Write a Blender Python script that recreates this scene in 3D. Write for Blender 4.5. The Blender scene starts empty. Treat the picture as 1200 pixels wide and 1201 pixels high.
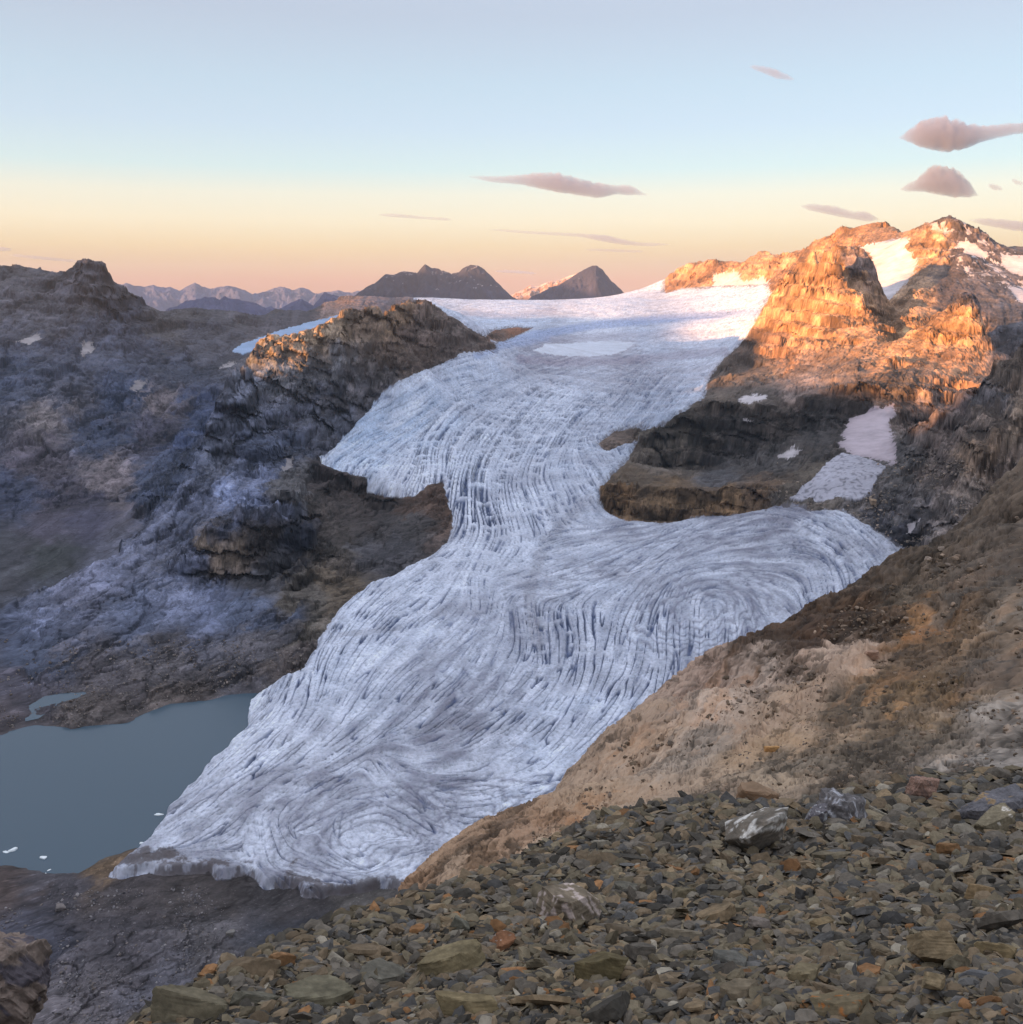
import bpy, math, os, random
import numpy as np
from mathutils import Vector
Q = float(os.environ.get('SC_Q', '1'))          # mesh density while testing
rnd = random.Random(7)
f4 = np.float32
# ------------------------------------------------------------------ camera maths
F, HOR = 1150.0, 350.0
P = math.atan((600.5 - HOR) / F)
cP, sP = math.cos(P), math.sin(P)
def ray(px, py):
    X = (px - 600.0) / F; Yc = (600.5 - py) / F
    Y = cP + sP * Yc; Zz = -sP + cP * Yc
    return np.arctan2(X, Y), Zz / np.hypot(X, Y)
def proj(x, y, z):
    d = y * cP - z * sP; v = y * sP + z * cP
    d = np.where(np.abs(d) < 1e-6, 1e-6, d)
    return 600.0 + F * x / d, 600.5 - F * v / d
# ------------------------------------------------------------------ noise
_rs = np.random.RandomState(3)
_ang = _rs.rand(512, 512).astype(f4) * 2 * np.pi
_gx, _gy = np.cos(_ang).ravel(), np.sin(_ang).ravel()
def perlin(x, y, seed=0):
    x = x + (seed * 37.31) % 512; y = y + (seed * 71.77) % 512
    xf = np.floor(x); yf = np.floor(y)
    fx = (x - xf).astype(f4); fy = (y - yf).astype(f4)
    xi = xf.astype(np.int32) & 511; yi = yf.astype(np.int32) & 511
    x1 = (xi + 1) & 511; y1 = (yi + 1) & 511
    def g(a, b, dx, dy):
        k = a * 512 + b
        return _gx[k] * dx + _gy[k] * dy
    u = fx * fx * fx * (fx * (fx * 6 - 15) + 10); v = fy * fy * fy * (fy * (fy * 6 - 15) + 10)
    a = g(xi, yi, fx, fy); b = g(x1, yi, fx - 1, fy)
    c = g(xi, y1, fx, fy - 1); d = g(x1, y1, fx - 1, fy - 1)
    a = a + u * (b - a); c = c + u * (d - c)
    return (a + v * (c - a)) * f4(1.5)
def fbm(x, y, lam, octs=4, gain=.5, seed=0, ridged=False):
    s = 0; a = 1.0; tot = 0
    for o in range(octs):
        n = perlin(x / lam, y / lam, seed + o * 3)
        if ridged: n = 1 - 2 * np.abs(n) * 1.3
        s = s + a * n; tot += a; a *= gain; lam *= .47
    return (s / tot).astype(f4)
_ft = _rs.rand(4, 512 * 512).astype(f4)
def facet(x, y, seed=0, tilt=1.0, mask=None):
    """broken rock: a plane of its own tilt and height for every cell; also the cracks between cells and a tone per cell"""
    shp = x.shape
    if mask is not None: x = x[mask]; y = y[mask]
    x = (x + (seed * 37.31) % 512).astype(f4).ravel(); y = (y + (seed * 71.77) % 512).astype(f4).ravel()
    xi = np.floor(x).astype(np.int32); yi = np.floor(y).astype(np.int32)
    F1 = np.full(x.shape, 9, f4); F2 = F1.copy(); bi = np.zeros(x.shape, np.int32); bx_ = np.zeros(x.shape, f4); by_ = bx_.copy()
    for dx in (-1, 0, 1):
        for dy in (-1, 0, 1):
            k = ((xi + dx) & 511) * 512 + ((yi + dy) & 511)
            ex = x - (xi + dx + _ft[0][k]); ey = y - (yi + dy + _ft[1][k]); d = ex * ex + ey * ey
            m = d < F1; F2 = np.where(m, F1, np.minimum(F2, d)); F1 = np.where(m, d, F1); bi = np.where(m, k, bi); bx_ = np.where(m, ex, bx_); by_ = np.where(m, ey, by_)
    a, b = _ft[2][bi], _ft[3][bi]
    h = ((a - .5) * 2 * bx_ + (b - .5) * 2 * by_) * tilt + (a + b - 1) * .6
    e = np.sqrt(F2) - np.sqrt(F1); tone = (a * 7.13 + b * 3.7) % 1.0 - .5
    if mask is None: return h.reshape(shp), e.reshape(shp), tone.reshape(shp)
    out = []
    for v, z in ((h, 0), (e, 1), (tone, 0)):
        o = np.full(shp, z, f4); o[mask] = v; out.append(o)
    return out
def sst(a, b, x):
    t = np.clip((x - a) / (b - a), 0, 1); return t * t * (3 - 2 * t)
def srgb(c):
    c = np.asarray(c, float) / 255.0
    return np.where(c <= .04045, c / 12.92, ((c + .055) / 1.055) ** 2.4)
# ------------------------------------------------------------------ interpolation
class RBF:
    def __init__(s, pts, vals, sm=0.0):
        s.p = np.asarray(pts, float); n = len(s.p); v = np.asarray(vals, float).reshape(n, -1)
        d = np.hypot(s.p[:, None, 0] - s.p[None, :, 0], s.p[:, None, 1] - s.p[None, :, 1])
        A = np.zeros((n + 3, n + 3)); A[:n, :n] = d - sm * np.eye(n)
        A[:n, n] = 1; A[:n, n + 1:] = s.p; A[n, :n] = 1; A[n + 1:, :n] = s.p.T
        b = np.zeros((n + 3, v.shape[1])); b[:n] = v
        s.w = np.linalg.lstsq(A, b, rcond=None)[0]
    def __call__(s, X, Y):
        sh = X.shape; X = X.ravel(); Y = Y.ravel(); out = np.empty((X.size, s.w.shape[1]))
        n = len(s.p)
        for i in range(0, X.size, 20000):
            x = X[i:i + 20000]; y = Y[i:i + 20000]
            d = np.hypot(x[:, None] - s.p[None, :, 0], y[:, None] - s.p[None, :, 1])
            out[i:i + 20000] = d @ s.w[:n] + s.w[n] + x[:, None] * s.w[n + 1] + y[:, None] * s.w[n + 2]
        return out.reshape(sh + (-1,)).squeeze()
def upsample(A, xi, yi):
    """A[rows, cols] -> at fractional rows xi, cols yi (Catmull-Rom)."""
    def taps(A, x):
        i = np.clip(np.floor(x).astype(int), 0, A.shape[0] - 2); t = (x - i)[:, None]
        g = lambda k: A[np.clip(i + k, 0, A.shape[0] - 1)]
        return .5 * ((2 * g(0)) + (-g(-1) + g(1)) * t + (2 * g(-1) - 5 * g(0) + 4 * g(1) - g(2)) * t ** 2
                     + (-g(-1) + 3 * g(0) - 3 * g(1) + g(2)) * t ** 3)
    return taps(taps(A, xi).T, yi).T
def blur(M, k):
    for ax in (0, 1):
        n = M.shape[ax]
        pad = [(0, 0), (0, 0)]; pad[ax] = (k + 1, k)
        c = np.cumsum(np.pad(M, pad, mode='edge').astype(np.float64), axis=ax)
        M = (np.take(c, range(2 * k + 1, n + 2 * k + 1), axis=ax) - np.take(c, range(0, n), axis=ax)) / (2 * k + 1)
    return M.astype(f4)
def inpoly(px, py, poly):
    m = np.zeros(px.shape, bool); n = len(poly)
    xs = [p[0] for p in poly]; ys = [p[1] for p in poly]
    bb = (px > min(xs)) & (px < max(xs)) & (py > min(ys)) & (py < max(ys))
    X = px[bb]; Y = py[bb]; r = np.zeros(X.shape, bool)
    for i in range(n):
        x1, y1 = poly[i][:2]; x2, y2 = poly[(i + 1) % n][:2]
        if y1 == y2: continue
        r ^= ((Y > min(y1, y2)) & (Y <= max(y1, y2)) & (X < (Y - y1) / (y2 - y1) * (x2 - x1) + x1))
    m[bb] = r
    return m
# ------------------------------------------------------------------ polar sheet
class Sheet:
    """A height field over azimuth and log distance, interpolated from surveyed points."""
    def __init__(s, r0, r1, ds, a0=-27.8, a1=27.8, wide=40.0, da=.82, cr=300, cc=220):
        s.pts = []; s.r0, s.r1 = r0, r1
        st = da / 980 / Q
        core = np.arange(math.radians(a0), math.radians(a1), st)
        n = int(30 * Q) + 6
        s.az = np.concatenate([np.linspace(math.radians(-wide), core[0], n)[:-1], core, np.linspace(core[-1], math.radians(wide), n)[1:]])
        s.s = np.arange(math.log(r0), math.log(r1), ds / Q)
        s.cr, s.cc = cr, cc
    def cliff(s, L, k=1.018, step=16):
        for (a, b) in zip(L, L[1:]):
            n = max(1, int(abs(b[0] - a[0]) / step) + 1)
            for i in range(n + 1):
                q = [a[j] + (b[j] - a[j]) * i / n for j in range(4)]; s.c(q[0], q[2], q[3]); s.c(q[0], q[1], q[3] * k)
    def c(s, px, py, r, t=None):
        a, tt = ray(px, py); s.pts.append((a, math.log(r), tt if t is None else t))
    def side(s, L, dpx, drop, step=4):
        for (a, b) in zip(L, L[1:]):
            n = max(1, int(math.hypot(a[0] - b[0], a[1] - b[1]) / step))
            for k in range(n):
                p = [a[j] + (b[j] - a[j]) * k / n for j in range(3)]; s.c(*p)
                A, t = ray(p[0], p[1]); s.pts.append((A + dpx / F, math.log(p[2]) + .004, t - drop))
    def line(s, L, back=None, drop=.02, step=14):
        for (a, b) in zip(L, L[1:]):
            n = max(1, int(math.hypot(a[0] - b[0], a[1] - b[1]) / step))
            for k in range(n): s._lp([a[j] + (b[j] - a[j]) * k / n for j in range(3)], back, drop)
        s._lp(L[-1], back, drop)
    def _lp(s, p, back, drop):
        s.c(*p)
        if back:
            a, t = ray(p[0], p[1]); s.pts.append((a, math.log(p[2] * back), t - drop))
    def build(s, sm=0.0, adapt=False):
        P_ = {}
        for a, b, t in s.pts: P_.setdefault((round(a, 4), round(b, 3)), []).append(t)
        k = list(P_); rb = RBF(k, [sum(P_[q]) / len(P_[q]) for q in k], sm)
        ca = np.linspace(s.az[0], s.az[-1], s.cc); cs = np.linspace(s.s[0], s.s[-1], s.cr)
        S, A = np.meshgrid(cs, ca, indexing='ij')
        s.T0 = rb(A, S); s.ca, s.cs = ca, cs
        xi = (s.s - cs[0]) / (cs[1] - cs[0]); yi = (s.az - ca[0]) / (ca[1] - ca[0])
        T = upsample(s.T0, xi, yi)
        s.S2 = s.s[:, None] * np.ones((1, len(s.az)))
        if adapt:            # rows crowd where the ground is steep to the eye, so that walls are as finely built as flats
            D = np.abs(np.gradient(T, s.s, axis=0)) * 980 + 70
            D = blur(D, 5).astype(float); kc = int(34 * Q) + 2
            for _ in range(3):
                dp = np.pad(D, ((0, 0), (kc + 1, kc)), mode='edge').cumsum(axis=1); D = (dp[:, 2 * kc + 1:] - dp[:, :-2 * kc - 1]) / (2 * kc + 1)
            Cm = np.cumsum(D, axis=0); Cm -= Cm[:1]; Cm /= Cm[-1:]
            Cm = blur(np.concatenate([Cm]), 0).astype(float) if False else Cm
            u = np.linspace(0, 1, len(s.s)); T2 = np.empty_like(T)
            for j in range(len(s.az)):
                s.S2[:, j] = np.interp(u, Cm[:, j], s.s)
            ke = max(2, int(5 * Q)); sp = np.pad(s.S2, ((0, 0), (ke, ke)), mode='edge'); cs_ = np.cumsum(np.pad(sp, ((0, 0), (1, 0))), axis=1); s.S2 = (cs_[:, 2 * ke + 1:] - cs_[:, :-2 * ke - 1]) / (2 * ke + 1)
            for j in range(len(s.az)): T2[:, j] = np.interp(s.S2[:, j], s.s, T[:, j])
            T = T2
        s.R = np.exp(s.S2)
        s.X = (s.R * np.sin(s.az)[None]).astype(f4); s.Y = (s.R * np.cos(s.az)[None]).astype(f4)
        s.Z = (T * s.R).astype(f4); s.R = s.R.astype(f4)
        s.base = s.Z.copy()
        s.px, s.py = proj(s.X, s.Y, s.Z)
    def hit(s, px, py):
        """distance at which the sight line of an image point meets the smooth ground"""
        a, t = ray(px, py); j = (a - s.ca[0]) / (s.ca[1] - s.ca[0]); j0 = int(np.clip(math.floor(j), 0, s.cc - 2)); w = j - j0
        col = s.T0[:, j0] * (1 - w) + s.T0[:, j0 + 1] * w
        k = np.nonzero(col >= t)[0]
        if len(k) == 0: return math.exp(s.cs[int(np.argmax(col))])
        k = k[0]
        if k == 0: return math.exp(s.cs[0])
        u = (t - col[k - 1]) / (col[k] - col[k - 1])
        return math.exp(s.cs[k - 1] + u * (s.cs[k] - s.cs[k - 1]))
    def zat(s, x, y, Zf=None):
        """height of the finished ground at a plan position"""
        Zf = s.Z if Zf is None else Zf
        r = math.hypot(x, y); a = math.atan2(x, y)
        i = np.interp(math.log(r), s.s, np.arange(len(s.s))); j = np.interp(a, s.az, np.arange(len(s.az)))
        i0 = min(int(i), len(s.s) - 2); j0 = min(int(j), len(s.az) - 2); u = i - i0; v = j - j0
        return float((Zf[i0, j0] * (1 - v) + Zf[i0, j0 + 1] * v) * (1 - u) + (Zf[i0 + 1, j0] * (1 - v) + Zf[i0 + 1, j0 + 1] * v) * u)
    def place(s, px, py):
        """a point of the finished ground under an image position"""
        a, t = ray(px, py)
        j = int(np.clip(np.searchsorted(s.az, a), 0, len(s.az) - 1))
        col = s.Z[:, j] / s.R[:, j]; k = np.nonzero(col >= t)[0]
        k = int(k[0]) if len(k) else int(np.argmax(col))
        r = s.R[k, j]
        return r * math.sin(a), r * math.cos(a), float(s.Z[k, j])
def grad(S, Z):
    R = S.R.astype(float); dR = np.maximum(np.gradient(R, axis=0), 1e-4); gs = np.gradient(Z.astype(float), axis=0) / dR
    da = np.gradient(S.az)[None]; ga = (np.gradient(Z.astype(float), axis=1) - gs * np.gradient(R, axis=1)) / (R * da)
    return gs.astype(f4), ga.astype(f4)
def lic(N, di, dj, L):
    """smear a field along a direction given in grid steps"""
    n, m = N.shape; Nf = N.ravel(); Di = di.astype(f4).ravel(); Dj = dj.astype(f4).ravel()
    acc = N.astype(f4).copy().ravel(); W = 1.0
    I0, J0 = np.meshgrid(np.arange(n, dtype=f4), np.arange(m, dtype=f4), indexing='ij')
    for sg in (1, -1):
        pi = I0.ravel().copy(); pj = J0.ravel().copy(); ldi = Di * sg; ldj = Dj * sg
        for k in range(L):
            pi += ldi; pj += ldj
            np.clip(pi, 0, n - 1.001, out=pi); np.clip(pj, 0, m - 1.001, out=pj)
            i0 = pi.astype(np.int32); j0 = pj.astype(np.int32); q = i0 * m + j0
            u = pi - i0; v = pj - j0
            w = 1 - (k + 1) / (L + 1)
            acc += w * ((Nf[q] * (1 - v) + Nf[q + 1] * v) * (1 - u) + (Nf[q + m] * (1 - v) + Nf[q + m + 1] * v) * u)
            if sg == 1: W += 2 * w
            a = Di[q]; b = Dj[q]; s_ = np.sign(a * ldi + b * ldj); s_[s_ == 0] = 1
            ldi = a * s_; ldj = b * s_
    return (acc / W).reshape(n, m)
def screen_dir(S, ang_pts, step, warp=None, lim=9.0):
    """grid direction whose trace on the smooth surface runs at the surveyed angles (degrees, doubled for interpolation)"""
    px, py = proj(S.X, S.Y, S.base)
    g = [(a[0], a[1]) for a in ang_pts]
    th = np.radians([a[2] for a in ang_pts])
    U, V = np.meshgrid(np.linspace(-100, 1300, 141), np.linspace(250, 1250, 101))
    d2 = sum(0 for _ in ())
    wsum = 0; cs_ = 0; sn_ = 0
    for (x, y), t in zip(g, th):
        w = 1 / (((U - x) ** 2 + (V - y) ** 2) + 15 ** 2) ** 1.5
        cs_ = cs_ + w * math.cos(2 * t); sn_ = sn_ + w * math.sin(2 * t); wsum = wsum + w
    A = np.arctan2(sn_, cs_) / 2
    # sample with doubled-angle bilinear
    fx = np.clip((px + 100) / 10, 0, 139.99); fy = np.clip((py - 250) / 10, 0, 99.99)
    x0 = fx.astype(int); y0 = fy.astype(int); u = fx - x0; v = fy - y0
    def smp(M): return (M[y0, x0] * (1 - u) + M[y0, x0 + 1] * u) * (1 - v) + (M[y0 + 1, x0] * (1 - u) + M[y0 + 1, x0 + 1] * u) * v
    t = np.arctan2(smp(np.sin(2 * A)), smp(np.cos(2 * A))) / 2
    if warp is not None: t = t + warp
    ex = np.cos(t) * step; ey = -np.sin(t) * step
    ui, uj = np.gradient(px); vi, vj = np.gradient(py)
    det = ui * vj - uj * vi; det = np.where(np.abs(det) < 1e-5, 1e-5, det)
    di = (ex * vj - uj * ey) / det; dj = (ui * ey - vi * ex) / det
    m = np.maximum(1, np.hypot(di, dj) / lim)
    return di / m, dj / m
def norm(a):
    return (a - a.mean()) / (a.std() + 1e-9)
# ------------------------------------------------------------------ mesh helpers
COL = bpy.context.scene.collection
def tag(o, label=None, cat=None, group=None, kind=None):
    if label: o['label'] = label
    if cat: o['category'] = cat
    if group: o['group'] = group
    if kind: o['kind'] = kind
    return o
def mesh_obj(name, V, Fq, mat, col=None, extra=None, smooth=True, tris=False):
    me = bpy.data.meshes.new(name)
    V = np.ascontiguousarray(V, dtype=f4); Fq = np.ascontiguousarray(Fq, dtype=np.int32); k = Fq.shape[1]
    me.vertices.add(len(V)); me.vertices.foreach_set('co', V.ravel())
    me.loops.add(Fq.size); me.loops.foreach_set('vertex_index', Fq.ravel())
    me.polygons.add(len(Fq)); me.polygons.foreach_set('loop_start', np.arange(0, Fq.size, k, dtype=np.int32))
    me.update(calc_edges=True)
    if smooth: me.polygons.foreach_set('use_smooth', np.ones(len(Fq), bool))
    else: me.polygons.foreach_set('use_smooth', np.zeros(len(Fq), bool))
    if col is not None:
        a = me.color_attributes.new('Col', 'FLOAT_COLOR', 'POINT')
        c4 = np.ones((len(V), 4), f4); c4[:, :col.shape[1]] = col
        a.data.foreach_set('color', c4.ravel())
    if extra:
        for nm, arr in extra.items():
            a = me.attributes.new(nm, 'FLOAT', 'POINT'); a.data.foreach_set('value', np.ascontiguousarray(arr, dtype=f4))
    me.materials.append(mat)
    o = bpy.data.objects.new(name, me); COL.objects.link(o)
    return o
def grid_faces(n, m):
    i = np.arange(n * m, dtype=np.int32).reshape(n, m)
    return np.stack([i[:-1, :-1], i[:-1, 1:], i[1:, 1:], i[1:, :-1]], -1).reshape(-1, 4)
def sheet_objects(S, cls, C, E, specs):
    """cut the sheet into objects by class; they share their border vertices' places"""
    n, m = S.Z.shape; V = np.stack([S.X, S.Y, S.Z], -1).reshape(-1, 3); Fq = grid_faces(n, m)
    fc = cls[:-1, :-1].reshape(-1); C = C.reshape(-1, 3); out = []
    for k, (name, mat, label, cat, kind) in specs.items():
        sel = Fq[fc == k]
        if not len(sel): continue
        used = np.zeros(n * m, bool); used[sel.ravel()] = True; idx = np.cumsum(used) - 1
        o = mesh_obj(name, V[used], idx[sel], mat, C[used], {a: b.ravel()[used] for a, b in E.items()})
        tag(o, label, cat, kind=kind); out.append(o)
    return out
# ------------------------------------------------------------------ materials
def nodes(name):
    m = bpy.data.materials.new(name); m.use_nodes = True; nt = m.node_tree
    return m, nt, nt.nodes['Principled BSDF']
def N(nt, t, **kw):
    n = nt.nodes.new(t)
    for k, v in kw.items():
        if k in n.inputs: n.inputs[k].default_value = v
        else: setattr(n, k, v)
    return n
def rock_material(name, layers, var=.35, rough=.92, stretch=(1, 1, 1), crack=0.0, crack_scale=1.0, spec=.2, cracks=(), frame=None):
    """layers: (wavelength m, bump metres). Colour comes from the surveyed rock colour times mineral mottling"""
    m, nt, b = nodes(name); L = nt.links
    tc = N(nt, 'ShaderNodeTexCoord'); mp = N(nt, 'ShaderNodeMapping'); mp.inputs['Scale'].default_value = stretch
    if frame is not None:
        m0 = N(nt, 'ShaderNodeMapping'); m0.inputs['Rotation'].default_value = frame; L.new(tc.outputs['Object'], m0.inputs['Vector']); L.new(m0.outputs[0], mp.inputs['Vector'])
    else: L.new(tc.outputs['Object'], mp.inputs['Vector'])
    at = N(nt, 'ShaderNodeAttribute', attribute_name='Col')
    prev = None; colv = None
    for i, (lam, amp) in enumerate(layers):
        nz = N(nt, 'ShaderNodeTexNoise'); nz.inputs['Scale'].default_value = 1 / lam; nz.inputs['Detail'].default_value = 6; nz.inputs['Roughness'].default_value = .65
        L.new(mp.outputs[0], nz.inputs['Vector'])
        bp = N(nt, 'ShaderNodeBump'); bp.inputs['Strength'].default_value = 1; bp.inputs['Distance'].default_value = amp
        L.new(nz.outputs['Fac'], bp.inputs['Height'])
        if prev: L.new(prev, bp.inputs['Normal'])
        prev = bp.outputs[0]
        mr = N(nt, 'ShaderNodeMapRange'); mr.inputs['From Min'].default_value = .3; mr.inputs['From Max'].default_value = .7
        mr.inputs['To Min'].default_value = 1 - var; mr.inputs['To Max'].default_value = 1 + var * .8
        L.new(nz.outputs['Fac'], mr.inputs['Value'])
        if colv is None: colv = mr.outputs[0]
        else:
            mu = N(nt, 'ShaderNodeMath', operation='MULTIPLY'); L.new(colv, mu.inputs[0]); L.new(mr.outputs[0], mu.inputs[1]); colv = mu.outputs[0]
    if cracks:
        for lam_, amp_, dk in cracks:
            rn = N(nt, 'ShaderNodeTexNoise', noise_type='RIDGED_MULTIFRACTAL'); rn.inputs['Scale'].default_value = 1 / lam_; rn.inputs['Detail'].default_value = 7; rn.inputs['Roughness'].default_value = .55; rn.inputs['Distortion'].default_value = .6
            L.new(mp.outputs[0], rn.inputs['Vector'])
            mr = N(nt, 'ShaderNodeMapRange'); mr.inputs['From Min'].default_value = .0; mr.inputs['From Max'].default_value = 1.0
            mr.inputs['To Min'].default_value = 1 - dk; mr.inputs['To Max'].default_value = 1 + dk; L.new(rn.outputs['Fac'], mr.inputs['Value'])
            mu = N(nt, 'ShaderNodeMath', operation='MULTIPLY'); L.new(colv, mu.inputs[0]); L.new(mr.outputs[0], mu.inputs[1]); colv = mu.outputs[0]
            bp = N(nt, 'ShaderNodeBump'); bp.inputs['Distance'].default_value = amp_; L.new(rn.outputs['Fac'], bp.inputs['Height']); L.new(prev, bp.inputs['Normal']); prev = bp.outputs[0]
    if crack > 0:
        vo = N(nt, 'ShaderNodeTexVoronoi', feature='DISTANCE_TO_EDGE'); vo.inputs['Scale'].default_value = 1 / crack_scale
        L.new(mp.outputs[0], vo.inputs['Vector'])
        mr = N(nt, 'ShaderNodeMapRange'); mr.inputs['From Max'].default_value = .06; L.new(vo.outputs['Distance'], mr.inputs['Value'])
        bp = N(nt, 'ShaderNodeBump'); bp.inputs['Distance'].default_value = crack; L.new(mr.outputs[0], bp.inputs['Height']); L.new(prev, bp.inputs['Normal']); prev = bp.outputs[0]
    sa = N(nt, 'ShaderNodeAttribute', attribute_name='Snow'); mq = N(nt, 'ShaderNodeMix', data_type='FLOAT'); L.new(sa.outputs['Fac'], mq.inputs[0]); L.new(colv, mq.inputs[2]); mq.inputs[3].default_value = .97; colv = mq.outputs[0]
    mix = N(nt, 'ShaderNodeVectorMath', operation='SCALE'); L.new(at.outputs['Color'], mix.inputs[0]); L.new(colv, mix.inputs['Scale'])
    L.new(mix.outputs[0], b.inputs['Base Color']); L.new(prev, b.inputs['Normal'])
    b.inputs['Roughness'].default_value = rough; b.inputs['Specular IOR Level'].default_value = spec
    return m
M_far = rock_material('far_rock', [(120, 18)], .2, cracks=[(420, 30, .3)])
M_rock = rock_material('alpine_rock', [(14, .7), (3.5, .3)], .16, stretch=(1, 1, 1.8), cracks=[(60, 2.0, .16), (11, .6, .2)])
M_slab = rock_material('slab_rock', [(4.0, .3), (.9, .10)], .18, cracks=[(22, 1.6, .32), (4, .3, .26)])
M_ground = rock_material('scree_ground', [(.16, .03), (.03, .008)], .4)
M_stone = rock_material('scree_stone', [(.22, .012), (.035, .003)], .3)
M_ice = rock_material('glacier_ice', [(16, .8), (4, .35)], .09, rough=.75)
M_berg = rock_material('berg_ice', [(2, .3)], .05, rough=.5)
m, nt, b = nodes('lake_water'); M_water = m
b.inputs['Base Color'].default_value = (*srgb((68, 86, 100)), 1); b.inputs['Roughness'].default_value = .22; b.inputs['Specular IOR Level'].default_value = .3
tc = N(nt, 'ShaderNodeTexCoord'); nz = N(nt, 'ShaderNodeTexNoise'); nz.inputs['Scale'].default_value = .35; nz.inputs['Detail'].default_value = 5
nt.links.new(tc.outputs['Object'], nz.inputs['Vector'])
bp = N(nt, 'ShaderNodeBump'); bp.inputs['Distance'].default_value = .05; nt.links.new(nz.outputs['Fac'], bp.inputs['Height']); nt.links.new(bp.outputs[0], b.inputs['Normal'])
#@@TERRAIN
# ================================================================== 1. the great basin
ZR = np.array([600, 856, 1050, 1250, 1550, 2000, 2300, 2800, 3700, 5500, 6500, 7500, 8200, 12000.])
ZZ = np.array([-585, -560, -530, -510, -483, -436, -397, -361, -317, -233, -122, -14, -2, 5.])
_rr = np.geomspace(600, 8200, 500); _tt = np.interp(_rr, ZR, ZZ) / _rr
def gr(px, py): return float(np.interp(ray(px, py)[1], _tt, _rr))
B = Sheet(560, 11500, .0016, cr=430, cc=400)
def G(px, py): B.c(px, py, gr(px, py))
def Zc(px, py, z): a, t = ray(px, py); B.c(px, py, z / t)
C = B.c
# glacier surface
for x, y in [(520,365),(600,360),(700,358),(780,352),(850,345),(560,385),(650,385),(750,380),(840,370),(620,410),(700,410),(780,410),(840,410),
             (560,440),(640,440),(720,440),(800,445),(480,475),(560,475),(640,475),(720,475),(790,475),(430,520),(500,510),(580,510),(660,510),(720,500),
             (420,555),(480,560),(560,550),(630,550),(690,545),(560,590),(620,590),(680,590),(570,630),(640,630),(700,625),(760,640),(520,665),(600,670),(700,670),
             (800,650),(880,650),(950,650),(1010,650),(1050,670),(820,690),(900,690),(980,700),(470,700),(560,710),(660,710),(760,720),(860,740),(420,740),(500,750),(600,750),(700,760),(800,760),
             (400,790),(480,800),(580,800),(680,810),(760,810),(340,820),(420,840),(520,850),(620,850),(700,860),(310,870),(400,890),(500,900),(600,900),(660,900),
             (260,910),(340,940),(440,950),(540,950),(600,950),(220,960),(300,990),(400,1000),(500,990),(180,1000),(350,1030),(450,1030)]: G(x, y)
# upper ice left, round the back of the spur
for x, y, r in [(500,354,7400),(545,372,6500),(495,354,7300),(740,354,7500),(620,354,7500),(590,395,5600)]: C(x, y, r)
# the far lip and beyond
for x in range(-150, 1351, 75): B.pts.append((ray(x, 400)[0], math.log(11300), -.05)); B.pts.append((ray(x, 400)[0], math.log(10300), -.03 if x < 760 else -.01))
# ice margin against the spur and the left rock
for x, y in [(585,408),(510,430),(460,455),(440,475),(400,520),(375,545),(535,610),(530,640),(490,665),(430,690),(380,735),(370,770)]: G(x, y)
# lake basin and its shores
for x, y, z in [(-150,900,-590),(20,900,-585),(100,900,-590),(180,900,-590),(80,960,-585),(-150,980,-590),(130,850+40,-580),(250,850,-575),(200,870,-585),(30,990,-575),(150,960,-580),(-60,1000,-575),
                (280,835,-566),(160,990,-570),(215,915,-575),(250,880,-575),(80,1005,-566),(110,1012,-560)]: Zc(x, y, z)
for x, y in [(-150,875),(0,862),(40,848),(85,855),(150,845),(240,820),(308,810),(-150,1010),(0,1020),(30,1033),(60,1032),(130,1008),(120,1022)]: Zc(x, y, -549.0 if y < 900 else -548.5)
for x, y, z in [(60,838,-543),(110,835,-540),(160,825,-541),(230,805,-538),(20,845,-545),(75,818,-549),(50,828,-549),(100,815,-549),(150,795,-536),(200,790,-530),(280,790,-533),(300,780,-525),(340,790,-538),(350,755,-515),
                (0,790,-538),(60,780,-532),(-150,780,-530),(150,750,-512),(250,745,-508),(20,750,-525),(-150,740,-530)]: Zc(x, y, z)
# moraine floor below the snout
for x, y, z in [(60,1060,-548),(-150,1060,-546),(0,1040,-545),(150,1045,-549),(220,1045,-549),(300,1050,-553),(380,1070,-560),(470,1060,-562),(100,1110,-540),(200,1100,-538),(300,1110,-548),(420,1110,-566),
                (60,1160,-545),(150,1150,-528),(250,1150,-528),(350,1150,-555),(0,1200,-545),(150,1200,-520),(250,1190,-520),(350,1200,-550),(-150,1200,-540),(520,1080,-565),
                (600,1100,-575),(800,1100,-580),(1000,1100,-580),(1350,1100,-580),(600,1200,-575),(900,1200,-575),(1350,1200,-560),(700,980,-545),(800,900,-530),(900,830,-520),(1000,760,-500),(1350,900,-500),(1200,800,-480),(1350,760,-470)]: Zc(x, y, z)
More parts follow.
